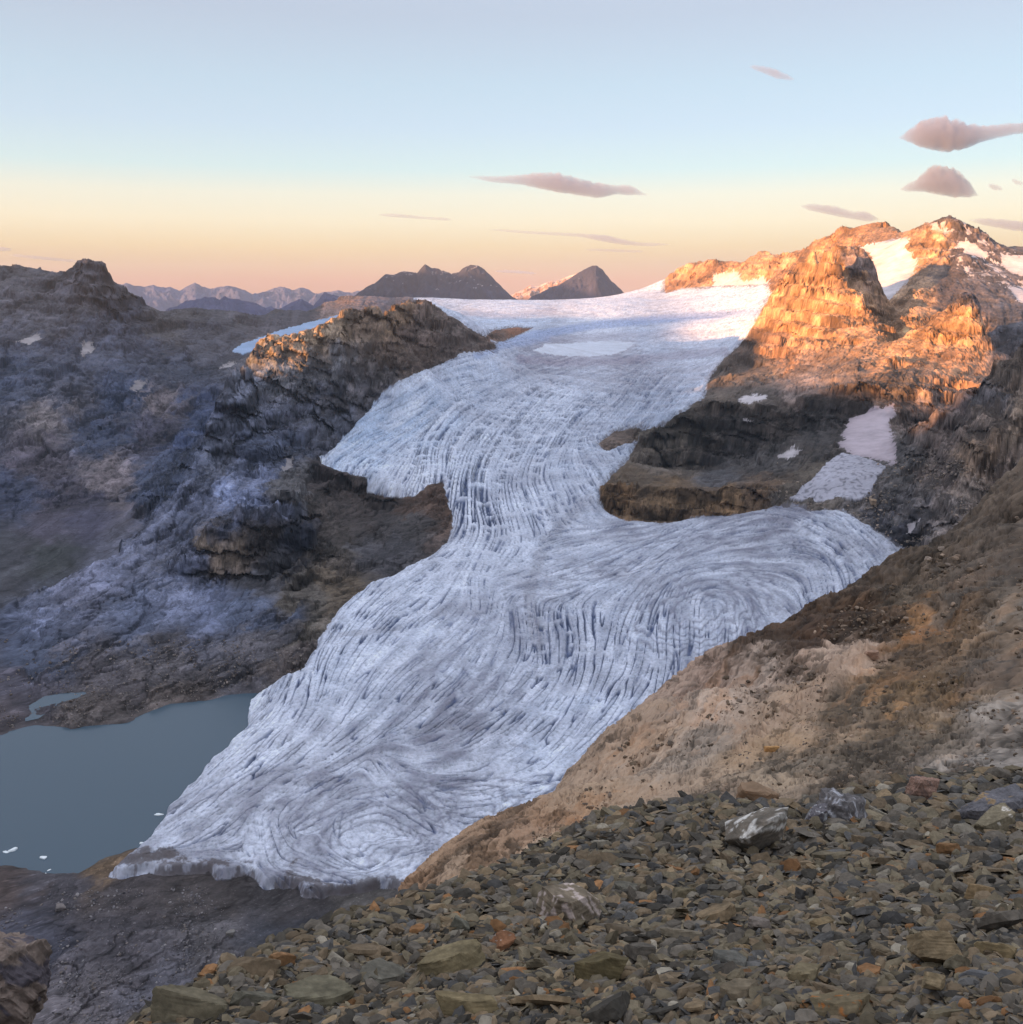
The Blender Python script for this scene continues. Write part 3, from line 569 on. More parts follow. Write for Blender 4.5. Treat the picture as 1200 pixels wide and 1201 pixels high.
# ---- ground colours (albedo), sunlit and shaded tones partly painted in
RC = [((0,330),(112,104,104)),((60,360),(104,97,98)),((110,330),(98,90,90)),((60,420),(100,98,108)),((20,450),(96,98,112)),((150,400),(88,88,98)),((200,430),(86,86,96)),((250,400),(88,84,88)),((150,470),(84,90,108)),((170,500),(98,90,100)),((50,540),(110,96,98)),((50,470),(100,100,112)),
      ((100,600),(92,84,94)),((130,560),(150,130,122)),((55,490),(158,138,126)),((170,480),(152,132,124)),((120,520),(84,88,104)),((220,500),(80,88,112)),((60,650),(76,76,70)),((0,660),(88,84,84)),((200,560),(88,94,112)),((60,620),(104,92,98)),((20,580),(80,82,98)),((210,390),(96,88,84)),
      ((330,430),(142,136,132)),((380,430),(150,142,136)),((430,440),(140,124,112)),((300,440),(128,126,130)),((460,420),(128,104,86)),((500,390),(122,100,84)),((550,400),(110,94,84)),((430,380),(160,128,98)),((380,395),(196,160,120)),((330,402),(196,160,120)),((350,408),(186,152,118)),((450,385),(180,140,100)),  # crest tans brightened to strengthen the sunlight on the spur
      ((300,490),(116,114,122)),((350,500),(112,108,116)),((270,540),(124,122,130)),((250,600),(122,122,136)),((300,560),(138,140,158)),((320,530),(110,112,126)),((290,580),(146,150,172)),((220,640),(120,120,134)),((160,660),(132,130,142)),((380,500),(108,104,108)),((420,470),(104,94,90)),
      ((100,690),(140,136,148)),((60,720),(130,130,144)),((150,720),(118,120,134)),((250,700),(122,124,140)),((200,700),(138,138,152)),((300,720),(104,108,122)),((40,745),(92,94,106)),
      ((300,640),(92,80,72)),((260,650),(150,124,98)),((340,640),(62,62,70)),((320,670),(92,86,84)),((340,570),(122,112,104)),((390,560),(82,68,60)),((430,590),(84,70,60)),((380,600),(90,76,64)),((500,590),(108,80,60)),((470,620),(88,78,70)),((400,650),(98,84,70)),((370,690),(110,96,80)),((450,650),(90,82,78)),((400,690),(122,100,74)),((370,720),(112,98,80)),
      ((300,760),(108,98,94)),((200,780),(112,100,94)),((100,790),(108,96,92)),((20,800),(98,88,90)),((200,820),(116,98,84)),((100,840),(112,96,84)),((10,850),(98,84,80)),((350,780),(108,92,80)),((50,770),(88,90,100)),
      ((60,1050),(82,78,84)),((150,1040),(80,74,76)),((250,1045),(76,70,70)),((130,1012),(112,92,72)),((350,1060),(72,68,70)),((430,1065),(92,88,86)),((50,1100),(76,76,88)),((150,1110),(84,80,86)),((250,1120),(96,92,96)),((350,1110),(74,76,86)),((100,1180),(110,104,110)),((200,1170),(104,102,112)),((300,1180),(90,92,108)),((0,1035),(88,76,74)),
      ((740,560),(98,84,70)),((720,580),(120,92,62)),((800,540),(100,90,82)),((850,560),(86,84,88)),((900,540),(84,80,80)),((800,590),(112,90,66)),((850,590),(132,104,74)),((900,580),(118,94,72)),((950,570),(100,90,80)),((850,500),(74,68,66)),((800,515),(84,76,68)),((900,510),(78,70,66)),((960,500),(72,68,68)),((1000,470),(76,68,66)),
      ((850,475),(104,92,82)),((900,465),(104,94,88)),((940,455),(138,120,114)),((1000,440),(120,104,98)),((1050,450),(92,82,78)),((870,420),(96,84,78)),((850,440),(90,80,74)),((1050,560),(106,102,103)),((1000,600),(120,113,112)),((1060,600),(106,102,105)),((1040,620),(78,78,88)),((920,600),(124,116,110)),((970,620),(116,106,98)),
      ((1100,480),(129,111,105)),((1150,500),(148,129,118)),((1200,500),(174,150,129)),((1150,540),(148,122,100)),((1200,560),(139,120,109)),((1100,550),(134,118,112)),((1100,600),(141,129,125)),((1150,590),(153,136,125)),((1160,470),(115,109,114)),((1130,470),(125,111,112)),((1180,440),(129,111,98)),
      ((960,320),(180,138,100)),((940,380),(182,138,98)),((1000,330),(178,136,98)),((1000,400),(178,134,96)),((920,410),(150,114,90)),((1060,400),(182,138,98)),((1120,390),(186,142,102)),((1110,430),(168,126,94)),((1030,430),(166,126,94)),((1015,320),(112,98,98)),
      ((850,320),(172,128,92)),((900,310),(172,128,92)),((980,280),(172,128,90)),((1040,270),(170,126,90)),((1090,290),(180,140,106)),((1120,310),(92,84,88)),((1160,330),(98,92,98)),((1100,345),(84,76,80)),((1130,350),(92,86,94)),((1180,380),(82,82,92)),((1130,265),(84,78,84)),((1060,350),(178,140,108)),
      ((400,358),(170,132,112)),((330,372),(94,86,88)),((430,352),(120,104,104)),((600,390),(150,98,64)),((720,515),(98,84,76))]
pos = []; colr = []
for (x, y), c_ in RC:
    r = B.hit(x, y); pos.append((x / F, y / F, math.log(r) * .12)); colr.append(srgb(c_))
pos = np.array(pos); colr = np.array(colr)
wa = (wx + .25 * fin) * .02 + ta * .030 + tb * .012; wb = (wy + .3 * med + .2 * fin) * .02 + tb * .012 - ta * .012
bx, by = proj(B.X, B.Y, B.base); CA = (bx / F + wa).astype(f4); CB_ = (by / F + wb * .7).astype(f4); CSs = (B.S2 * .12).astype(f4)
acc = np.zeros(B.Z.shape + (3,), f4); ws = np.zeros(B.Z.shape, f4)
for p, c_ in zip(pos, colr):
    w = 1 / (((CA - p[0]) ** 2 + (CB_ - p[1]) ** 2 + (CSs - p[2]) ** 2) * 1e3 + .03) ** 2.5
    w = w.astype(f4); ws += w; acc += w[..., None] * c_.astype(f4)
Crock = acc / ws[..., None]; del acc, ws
gs2, ga2 = grad(B, B.Z); sl2 = np.hypot(gs2, ga2)
bedn = fbm((Z + .10 * X + 14 * fbm(X, Y, 300, 2, .5, 41)) / 1.0, X * .06, 9, 4, .6, 91)
mot = fbm(X, Yv, 120, 5, .6, 93)
hbc = Z + .10 * X - .04 * Y + 22 * fbm(X, Y, 240, 3, .5, 95)
bed2 = fbm(hbc, X * .03 + Y * .03, 26, 3, .65, 97); bed3 = fbm(hbc, X * .08 + Y * .05, 6, 2, .6, 99)
k = 1 + .24 * mot + .60 * bn1 + .50 * bn2 + .22 * bedn * sst(.3, .9, sl2) + (.55 * bed2 + .32 * bed3) * sst(.12, .5, sl2) + .2 * np.clip(blkn - .15, -.5, .35) + .10 * np.clip(gul, -2, 2) * sst(.2, .6, slope) + .08 * fin - .22 * sst(.7, 1.4, sl2)
# scree gathers on the easier ground
scree = sst(.62, .42, sl2) * sst(.15, .35, slope)
k = k * np.clip(1.04 + .05 * crag + .26 * ta + .32 * tb + .30 * tc_, .35, 1.8) * (1 - .5 * crk * sst(.0, .2, slope)) * (1 - .55 * lrk) * (1 + .10 * np.clip(lr1, -2, 2)) * (1 - .62 * crw) * (1 + (.34 * wt1 + .4 * wt2) * sst(.35, .8, slope))
lm_ = Crock.mean(-1, keepdims=True)
shade_blue = (sst(640, 480, B.px) * sst(1000, 850, B.py))[..., None]
lit_gain = (sst(2700, 3300, B.R) * sst(700, 800, B.px))[..., None]
Crock = (Crock * .86 + lm_ * .14) * (1.10 + .26 * lit_gain + .06 * (1 - shade_blue)) * (1 - shade_blue * (1 - np.array([.84, .95, 1.17])))  # left side's blue shade and sunlit side's brightness put into the rock colour
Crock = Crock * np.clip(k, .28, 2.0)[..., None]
spk = (fbm(X, Y, 2.6, 2, .6, 111) > .46) & (B.R < 1500) & (fbm(X, Y, 60, 2, .6, 112) > -.1)
Crock[spk] = Crock[spk] * 1.9
Crock = Crock * (1 - .25 * scree[..., None]) + (np.array([.155, .142, .138]) * (.6 + .4 * Crock.mean(-1, keepdims=True) / .15)) * .25 * scree[..., None]
# ice colour: bright ice, melt dust, blue ice, grey veils
blue = zoneblend([(440,510,1.0),(410,535,.9),(500,480,.8),(470,430,.5),(560,425,.7),(520,420,.6),(600,500,.35),(650,460,.3),(560,560,.35),(700,370,.1),(850,400,.45),(700,440,.35),(780,650,.3),(700,520,.45),(760,500,.9),(600,650,.25),(640,760,.3),(300,950,0),(450,1000,.1),(450,760,.25),(950,650,.25),(540,610,.1),(430,600,.2),(480,575,.0),(800,560,.4),(620,385,.8),(760,372,.7)], 2.0)
ndirt = .5 + .5 * fbm(X, Y, 240, 5, .58, 101)
dirt = zoneblend([(600,366,.0),(720,366,.0),(840,356,.0),(750,400,.15),(560,400,.2),(860,430,.2),(640,470,.12),(440,500,.05),(480,560,.02),(690,560,.3),(600,620,.2),(760,620,.42),(900,620,.6),(820,680,.35),(600,700,.32),(700,760,.3),(560,780,.4),(450,720,.15),(480,900,.45),(520,860,.5),(350,960,.42),(300,960,.42),(430,960,.4),(250,1010,.35),(440,1010,.1),(560,990,.1),(520,940,.35),(300,860,.1),(390,800,.12),(1000,640,.3),(670,880,.22),(640,425,.6),(740,425,.55)], 2.0)
dirt = np.clip(dirt * 1.1 + (ndirt - .5) * .55 + .16 * np.clip(c3, -2, 2) * (.3 + dirt) + .30 * grain + .25 * grain2 + .10 + .35 * fbm(X, Y, 90, 3, .6, 117), 0, 1)
Cice = np.array(srgb((224, 231, 248)))[None, None] * np.ones(B.Z.shape + (1,))
Cblue = srgb((168, 192, 224)); Cd = srgb((106, 104, 118))
bx0, by0 = B.px, B.py
bl = np.clip(blue * (.55 + .5 * norm(c3) * .4 + .4 * fbm(X, Y, 90, 3, .5, 103)), 0, .8)[..., None]
Cice = Cice * (1 - bl) + Cblue * bl
dd = (dirt * .86)[..., None]; Cice = Cice * (1 - dd) + Cd * dd
# foliation loops of dirty ice
LOOPS = [(818,722,92,52,12,7,.8),(755,655,120,20,14,4,.7),(590,770,100,62,30,5,.45),(430,985,120,48,18,6,.7),(560,945,105,26,3,3,.8),(310,965,90,60,25,4,.4),(980,640,90,34,-20,4,.45)]
loopd = np.zeros(B.Z.shape, f4)
for (cx_, cy_2, rx_, ry_, ro_, nr_, st_) in LOOPS:
    c0, s0 = math.cos(math.radians(ro_)), math.sin(math.radians(ro_)); dx_ = bx0 - cx_; dy_ = by0 - cy_2
    e_ = np.hypot((dx_ * c0 - dy_ * s0) / rx_, (dx_ * s0 + dy_ * c0) / ry_) + .10 * fbm(X, Y, 90, 3, .55, 171 + int(cx_) % 7)
    ph = e_ * nr_ + .25 * c3; fr = ph - np.floor(ph)
    loopd = np.maximum(loopd, st_ * np.exp(-((fr - .5) / .17) ** 2) * sst(1.25, .85, e_) * sst(.08, .3, e_))
def stroke(pts_, w_):
    d_ = np.full(B.Z.shape, 1e9, f4)
    for (x1, y1), (x2, y2) in zip(pts_, pts_[1:]):
        vx, vy = x2 - x1, y2 - y1; t_ = np.clip(((bx0 - x1) * vx + (by0 - y1) * vy) / (vx * vx + vy * vy), 0, 1)
        d_ = np.minimum(d_, np.hypot(bx0 - x1 - t_ * vx, (by0 - y1 - t_ * vy)))
    return sst(w_, w_ * .35, d_ + 2 * wx)
shade_band = np.maximum(stroke([(588,404),(630,394),(700,383),(780,375),(860,370),(900,368)], 7), .8 * stroke([(560,420),(585,408),(640,398)], 8))  # first band: bluish terrain shading painted onto the upper ice
bandd = np.maximum(stroke([(610,424),(660,428),(720,426),(790,420),(850,414)], 7), np.maximum(.6 * stroke([(545,368),(600,372),(650,366)], 6), .5 * stroke([(640,400),(720,395),(800,392),(860,392)], 5)))
medial = np.maximum(stroke([(690,590),(640,640),(620,700),(630,760)], 10), np.maximum(stroke([(480,865),(520,858),(560,862)], 7), np.maximum(stroke([(400,750),(440,747),(470,742)], 4), stroke([(600,880),(617,886)], 5))))
Cice = Cice * (1 - .7 * loopd[..., None]) + srgb((98, 98, 116)) * .7 * loopd[..., None]
Cice = Cice * (1 - .6 * shade_band[..., None]) + srgb((138, 160, 204)) * .6 * shade_band[..., None]
Cice = Cice * (1 - .5 * bandd[..., None]) + srgb((140, 132, 150)) * .5 * bandd[..., None]
Cice = Cice * (1 - .3 * medial[..., None]) + srgb((100, 96, 104)) * .3 * medial[..., None]
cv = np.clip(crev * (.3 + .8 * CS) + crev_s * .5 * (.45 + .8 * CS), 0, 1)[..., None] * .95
Cice = Cice * (1 - cv) + srgb((60, 76, 112)) * cv  # shade and dirt of the crevasses both put into the ice colour
fines = (.5 + .5 * (grain * 1.3 + grain2 * .5))[..., None] * 2
Cice = Cice * np.clip(fines * .6 + .4, .5, 1.35)
# debris along the edges
deb = (sst(.995, .55, edge) * .45 + sst(1.0, .7, edge2) * .25 * sst(.3, .9, ndirt)) * np.where(B.px < 560, .35, 1.0)
snout = snow_poly([(120,1030),(150,1012),(240,1016),(330,1030),(470,1040),(520,1030),(520,1070),(120,1070)])
deb = np.clip(deb + blur(snout.astype(f4), max(2, int(8 * Q))) * (.5 + 1.5 * mot + .5 * fin), 0, .95)
deb = (.35 * deb + .65 * sst(.30, .60, deb + 1.1 * fbm(X, Y, 14, 4, .7, 119) * sst(0, .2, deb)))[..., None]
Cice = Cice * (1 - deb) + srgb((92, 86, 88)) * deb
POND = [(625,413),(640,406),(680,404),(720,401),(748,403),(735,412),(720,418),(690,420),(650,419)]
pm = inpoly(B.px + wx * 6, B.py + wy * 1.2, POND) & gm
Cice[pm] = (srgb((200, 208, 224)) * (1 + .3 * mot[pm][:, None]))
rim = np.clip(blur(pm.astype(f4), max(3, int(12 * Q))) * 2, 0, 1) * ~pm
Cice = Cice * (1 - rim[..., None] * .25) + srgb((140, 126, 136)) * rim[..., None] * .25
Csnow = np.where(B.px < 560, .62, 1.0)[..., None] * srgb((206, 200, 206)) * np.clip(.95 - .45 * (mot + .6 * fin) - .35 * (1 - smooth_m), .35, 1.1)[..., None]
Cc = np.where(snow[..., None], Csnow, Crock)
arc = np.hypot(B.px - 985, (B.py - 640) * 1.0) / 6.5 + 2.2 * fbm(X, Y, 50, 3, .6, 107)
g2c = srgb((176, 176, 190)) * np.clip(.95 - .5 * np.exp(-((arc - np.floor(arc) - .5) / .16) ** 2) * (fbm(X, Y, 30, 2, .6, 108) > -.1) + .25 * fbm(X, Y, 7, 3, .6, 109) - .3 * mot, .35, 1.1)[..., None]
g2c = np.where(g3[..., None], srgb((150, 174, 208)) * (1 + .3 * mot[..., None]), g2c)
Cc = np.where((g2 | g3)[..., None], g2c, Cc)
pinksnow = snow_poly([(985,545),(985,500),(1020,478),(1050,474),(1055,545)], 0, 3000)
Cc[pinksnow & snow] = Cc[pinksnow & snow] * np.array([.78, .72, .76])
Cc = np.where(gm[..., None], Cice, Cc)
# ---- objects of the basin
cls = np.full(B.Z.shape, 4, np.int8)
cls[gm] = 0
rk = ~gm
spur = inpoly(B.px, B.py, [(300,405),(285,425),(268,450),(245,500),(232,530),(205,580),(165,625),(130,650),(60,690),(0,718),(-400,760),(-400,790),(0,745),(200,740),(330,730),(365,760),(420,720),(545,640),(545,540),(600,410),(590,400),(560,380),(500,345),(390,345),(300,385)]) & (B.R < 5600)
cls[rk & spur] = 1
left = (B.px < 560) & rk & ~spur & (((B.R > 2250) & (B.py < 735)))
cls[left] = 2
right = (B.px > 690) & rk & (B.R > 1450)
cls[right] = 3
nearw = right & (B.px > 1040) & (B.R < 2750)
cls[nearw] = 5
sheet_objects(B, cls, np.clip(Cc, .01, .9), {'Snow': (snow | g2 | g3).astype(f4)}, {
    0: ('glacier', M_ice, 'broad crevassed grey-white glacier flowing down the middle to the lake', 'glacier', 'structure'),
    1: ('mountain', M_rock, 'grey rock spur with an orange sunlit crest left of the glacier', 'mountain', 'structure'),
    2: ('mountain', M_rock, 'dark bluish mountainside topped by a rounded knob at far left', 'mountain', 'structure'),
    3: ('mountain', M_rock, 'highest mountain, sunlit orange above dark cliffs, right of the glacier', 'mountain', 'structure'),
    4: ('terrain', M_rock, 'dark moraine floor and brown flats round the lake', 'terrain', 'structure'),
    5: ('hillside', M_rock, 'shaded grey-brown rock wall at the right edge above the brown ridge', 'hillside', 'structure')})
# lake sheets
def water(name, z, pts, label):
    P3 = [( (z / ray(x, y)[1]) * math.sin(ray(x, y)[0]), (z / ray(x, y)[1]) * math.cos(ray(x, y)[0]), z) for x, y in pts]
    me = bpy.data.meshes.new(name); me.from_pydata(P3, [], [list(range(len(P3)))]); me.materials.append(M_water)
    o = bpy.data.objects.new(name, me); COL.objects.link(o); tag(o, label, 'lake', kind='structure')
water('lake', -550.0, [(-420,1060),(70,1050),(150,1030),(330,840),(345,800),(240,812),(0,835),(-420,850)], 'still grey-green meltwater lake at the snout of the glacier')
water('water', -546.2, [(30,846),(120,826),(125,806),(60,812),(30,830)], 'narrow blue-grey pool on the brown flats behind the lake shore')
#@@FAR
# ================================================================== 2. ranges beyond the basin
def far_range(label, crest, r0, k=.55, back=.9, colr=(105, 98, 100), rough=1.0, snowline=None, foot=-700, seed=1, snow_c=(214, 208, 212), face=(0, 0, 0)):
    """a mountain range: crest line at distance r0 (or per point), flanks falling to its foot"""
    cx = np.array([ray(p[0], p[1])[0] for p in crest]); rr = np.array([(p[2] if len(p) > 2 else r0) for p in crest])
    ct = np.array([ray(p[0], p[1])[1] for p in crest]); n = int(max(60, (cx[-1] - cx[0]) * 980 * 1.4 * Q))
    az = np.linspace(cx[0], cx[-1], n); zc = np.interp(az, cx, ct * rr) + r0 * .0011 * fbm(az * 980, az * 0, 14, 5, .65, seed + 77); rc = np.interp(az, cx, rr)
    m = int(150 * Q); H = (zc.max() - foot) / k * 1.25
    u = np.linspace(-1, .45, m) ; u = np.sign(u) * np.abs(u) ** 1.5
    AZ, U = np.meshgrid(az, u); RC_ = np.broadcast_to(rc, AZ.shape); ZC = np.broadcast_to(zc, AZ.shape)
    R = RC_ + U * H; X = R * np.sin(AZ); Y = R * np.cos(AZ)
    d = np.abs(U * H)
    sp = fbm(X, Y, r0 * .10, 5, .55, seed, True)
    drop = d * k * (.75 + .5 * sst(-.3, .6, sp)) ** 1.0
    Z = ZC - drop + (sp - .2) * r0 * .022 * rough * sst(0, r0 * .03, d) + fbm(X, Y, r0 * .02, 5, .62, seed + 5, True) * r0 * .0048 * rough * (.3 + .7 * sst(0, r0 * .01, d)) - r0 * .0008
    e = np.minimum(AZ - az[0], az[-1] - AZ) / (az[-1] - az[0])
    Z = np.maximum(Z, foot)
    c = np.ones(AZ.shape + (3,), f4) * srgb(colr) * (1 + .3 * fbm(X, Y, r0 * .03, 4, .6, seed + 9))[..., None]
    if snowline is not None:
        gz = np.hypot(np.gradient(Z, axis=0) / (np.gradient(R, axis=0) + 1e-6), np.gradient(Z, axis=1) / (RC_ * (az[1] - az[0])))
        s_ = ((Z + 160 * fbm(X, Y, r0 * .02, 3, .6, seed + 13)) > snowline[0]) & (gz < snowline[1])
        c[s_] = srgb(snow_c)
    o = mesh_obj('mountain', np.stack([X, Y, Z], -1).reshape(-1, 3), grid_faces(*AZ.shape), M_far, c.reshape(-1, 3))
    return tag(o, label, 'mountain', kind='structure')
far_range('palest and farthest mountain range on the horizon, left of the middle', [(60,345),(120,338),(140,333),(150,332),(158,334),(170,336),(180,334),(190,337),(200,336),(210,340),(222,334),(229,331),(238,335),(250,338),(262,335),(272,335),(285,340),(296,344),(310,341),(325,338),(334,336),(343,339),(352,337),(362,340),(372,344),(388,342),(396,340),(405,343),(425,341),(440,346),(520,348),(640,350),(760,352)], 30000, foot=-900, seed=21, colr=(84,92,136))  # blue of the distance haze put into the rock colour
far_range('blue mountain range with one rosy lit face below the farthest range', [(185,372),(198,362),(206,359),(214,355),(222,352),(232,350),(241,348),(250,348),(258,351),(264,347),(270,350),(285,352),(300,355),(312,361),(318,358),(326,362),(340,356),(348,352),(354,350),(360,354),(368,358),(376,349),(381,343),(389,346),(400,348),(412,350),(430,356)], 15500, foot=-900, seed=31, colr=(92,90,124), k=.6)  # rock colour tinted blue for haze here too
far_range('dark low mountain shoulder in front of the blue range', [(288,384),(300,376),(312,368),(324,362),(333,363),(345,370),(352,368),(368,362),(382,355),(396,352),(410,349),(430,360)], 10500, foot=-800, seed=37, colr=(88,82,84), k=.5)
far_range('tilted dark mountain crest with two summits and small snowfields left of the upper ice', [(395,360),(404,352),(418,345),(430,337),(442,331),(452,322),(462,322),(472,318),(482,318),(489,320),(493,315),(499,310),(506,313),(514,314),(524,319),(530,321),(538,319),(546,313),(552,310),(560,311),(568,315),(576,323),(586,334),(594,342),(602,349),(618,356)], 13500, foot=-700, seed=41, snowline=(150, .35), k=.72, colr=(60,62,84))
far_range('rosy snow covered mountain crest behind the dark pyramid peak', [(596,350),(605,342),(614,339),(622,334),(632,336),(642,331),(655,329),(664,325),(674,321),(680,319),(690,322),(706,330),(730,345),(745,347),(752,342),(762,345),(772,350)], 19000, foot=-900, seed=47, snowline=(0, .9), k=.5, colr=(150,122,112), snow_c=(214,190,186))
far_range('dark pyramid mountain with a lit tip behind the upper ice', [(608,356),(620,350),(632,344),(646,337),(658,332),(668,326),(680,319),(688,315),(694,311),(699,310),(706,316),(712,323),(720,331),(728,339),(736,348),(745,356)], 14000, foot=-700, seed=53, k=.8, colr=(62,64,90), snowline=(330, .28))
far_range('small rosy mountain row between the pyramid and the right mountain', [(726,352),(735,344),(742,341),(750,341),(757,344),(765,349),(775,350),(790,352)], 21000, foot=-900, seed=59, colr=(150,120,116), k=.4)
# unseen ridge added to the left, its crest shaped to cast the basin's shadow
TANE = .08; SD = np.array([.788, .6157])        # plan direction in which sunlight travels
QS = np.array([-6000, 700, 940, 1150, 1400, 1550, 2100, 2400, 2580, 2850, 3300, 3880, 4338, 4800, 5400, 5700, 6600, 8500, 10500, 17000.])
SS = np.array([420, 420, 60, -105, -58, -36, -38, -95, -95, -80, 10, 125, 275, 228, 195, 205, 290, 480, 930, 930.])
a = np.linspace(-1, 1, int(120 * Q)); qq = np.arange(-6000, 17000, 45 / Q)
Aa, Qq = np.meshgrid(a, qq); crestz = np.interp(Qq, QS, SS) + TANE * 5000
a_abs = -5000 + Aa * 3400
Xo = a_abs * SD[0] - Qq * SD[1]; Yo = a_abs * SD[1] + Qq * SD[0]
rg = fbm(Xo, Yo, 900, 5, .5, 121, True)
Zo = crestz - np.abs(Aa) * 3400 * .5 * (.8 + .3 * rg) + rg * 60 * sst(0, .15, np.abs(Aa)) + fbm(Qq, Qq * 0, 160, 4, .6, 125) * 16
Zo = np.maximum(Zo, -800)
tag(mesh_obj('mountain', np.stack([Xo, Yo, Zo], -1).reshape(-1, 3), grid_faces(*Xo.shape), M_far, np.ones((Xo.size, 3), f4) * srgb((105, 100, 100)).astype(f4)),
    'long mountain ridge added outside the view to the left to hide the low sun', 'mountain', kind='structure')
# plain to the horizon
ga_ = np.linspace(0, 2 * math.pi, 97); gr_ = np.geomspace(300, 60000, 40)
Rg, Ag = np.meshgrid(gr_, ga_); Xg = Rg * np.sin(Ag); Yg = Rg * np.cos(Ag)
tag(mesh_obj('ground', np.stack([Xg, Yg, np.full(Xg.shape, -1000.)], -1).reshape(-1, 3), grid_faces(*Xg.shape)[:, ::-1], M_far, np.ones((Xg.size, 3), f4) * srgb((96, 96, 96)).astype(f4)), 'lowland far below reaching to the horizon', 'ground', kind='structure')
#@@RIDGE
# ================================================================== 3. the brown and tan slope between
H2 = Sheet(11, 1000, .0027, a0=-12, a1=27.8, wide=38, da=.8, cr=220, cc=200)
c = H2.c
H2.line([(418,1100,46),(436,1090,56),(460,1068,72),(490,1038,88),(515,1022,98),(540,1014,104),(562,1010,108),(590,992,116),(612,978,124),(625,966,130),(650,934,150),(680,905,172),(700,890,186),(735,862,214),(770,832,244),(810,808,276),(850,786,300),(880,768,325),(890,752,345),(905,742,362),(930,733,385),(960,722,412),(1000,694,450),(1040,676,492),(1085,660,540),(1120,634,585),(1150,615,625),(1175,596,665),(1200,574,700),(1350,470,800)], back=1.09, drop=.06, step=14)
for p in [(600,1040,52),(650,1010,58),(560,1060,46),(500,1080,46),(700,1000,46),(720,960,76),(680,960,105),(760,900,120),(800,900,98),(820,850,185),(870,820,200),(850,900,88),(900,850,130),(850,960,42),(800,980,36),(900,800,205),(950,770,260),(940,820,150),(940,900,66),
          (1000,740,330),(1000,800,180),(1000,860,100),(1000,920,42),(1060,700,400),(1060,760,240),(1060,840,110),(1060,910,44),(1120,670,440),(1120,730,270),(1120,800,140),(1120,870,74),(1120,930,36),(1180,630,520),(1200,680,380),(1200,750,210),(1200,820,110),(1200,880,60),(1200,920,36),(1350,600,460),(1350,750,180),(1350,900,40)]: c(*p)
for x in (-150, 0, 200, 300, 380): H2.pts.append((ray(x, 1100)[0], math.log(60), -1.15)); H2.pts.append((ray(x, 1100)[0], math.log(14), -.92)); H2.pts.append((ray(x, 1100)[0], math.log(200), -1.6))
for x, t in [(440,-.85),(600,-.84),(750,-.8),(900,-.78),(1050,-.74),(1200,-.72),(1350,-.7)]: H2.pts.append((ray(x, 1100)[0], math.log(14), t))
for x in (450, 700, 950, 1200, 1350): H2.pts.append((ray(x, 1100)[0], math.log(950), -.9))
H2.build(.0, adapt=True)
X, Y, Z = H2.X, H2.Y, H2.base.copy(); R = H2.R
ANG2 = [(500,1060,48),(600,1000,48),(700,920,50),(800,860,48),(760,980,45),(880,900,46),(900,780,40),(950,850,40),(1000,740,36),(1050,800,36),(1000,900,42),(1100,700,34),(1150,780,32),(1100,880,32),(1180,650,36),(1180,900,20),(1200,820,28)]
h2x = fbm(X, Y, 45, 4, .55, 201); wd = fbm(X, Y, 60, 3, .5, 203) * .45
di, dj = screen_dir(H2, ANG2, .85 / Q, wd)
A_ = np.broadcast_to(H2.az[None], R.shape).astype(float); S_ = H2.S2
def polar_fbm(lam, o, seed, g=.6):                 # structure whose size grows with distance, as cracks and ledges of a long slope seem to
    return fbm(A_ * 100 + 300, S_ * 60 + 300, lam, o, g, seed)
l1 = norm(lic(polar_fbm(.8, 2, 211), di, dj, int(34 * Q))); l2 = norm(lic(polar_fbm(.25, 2, 213), di, dj, int(14 * Q))); l3 = norm(lic(polar_fbm(1.8, 2, 217), di, dj, int(44 * Q)))
patch = polar_fbm(7, 4, 221, .55); blk = polar_fbm(2.2, 4, 223, .6)
RS = R * .001
slabm = sst(-.25, .35, patch)
def saw(v, k=.12):
    fr = v - np.floor(v); return np.where(fr < 1 - k, fr / (1 - k), (1 - fr) / k)
v1 = l3 * .7 + patch * 1.6 + blk * .2; v2 = l1 * .5 + l3 * .6 + blk * .5
s1 = saw(v1, .16); s2 = saw(v2, .2)
hx, hy = H2.px.copy(), H2.py.copy(); th_ = math.radians(39) + .25 * polar_fbm(9, 2, 261)
cu, su = np.cos(th_), np.sin(th_); cu, su = math.cos(math.radians(39)), math.sin(math.radians(39))
hu = hx * cu - hy * su + 26 * patch; hv = hx * su + hy * cu + 22 * patch + 3 * blk + 1.2 * l3
vm_ = (hx > 300) & (hx < 1300)
f1, e1, t1_ = facet(hu / 110, hv / 20, 5, 1.0, vm_); f2, e2, t2_ = facet(hu / 40, hv / 8.5, 6, 1.0, vm_); f3, e3, t3_ = facet(hu / 14, hv / 4.2, 7, 1.0, vm_)
an1 = fbm(hu * .14, hv, 26, 4, .62, 281); an2 = fbm(hu * .12, hv, 8, 3, .6, 283); an3 = fbm(hu * .2, hv, 60, 3, .5, 285)
rgh = .35 + .65 * sst(-.2, .25, patch + .3 * blk)
hgs, hga = grad(H2, H2.base); hgs = blur(hgs, 3); hga = blur(hga, 3); hn = np.sqrt(1 + hgs ** 2 + hga ** 2)
dN = RS * (s1 * 1.4 + an1 * 5 + an2 * 2.6 + f1 * 4.2 * rgh + f2 * 2.6 * rgh + f3 * 1.1 * rgh + blk * .8 + polar_fbm(.6, 3, 225) * .15)
lnn = np.exp(-(l1 / .18) ** 2) * sst(-.15, .15, polar_fbm(1.6, 2, 271)) * .8; lnn = np.maximum(lnn, np.exp(-(l3 / .12) ** 2) * sst(-.2, .1, polar_fbm(3, 2, 273))) * (.4 + .6 * sst(-.3, .2, patch))
dN -= RS * 2.2 * lnn
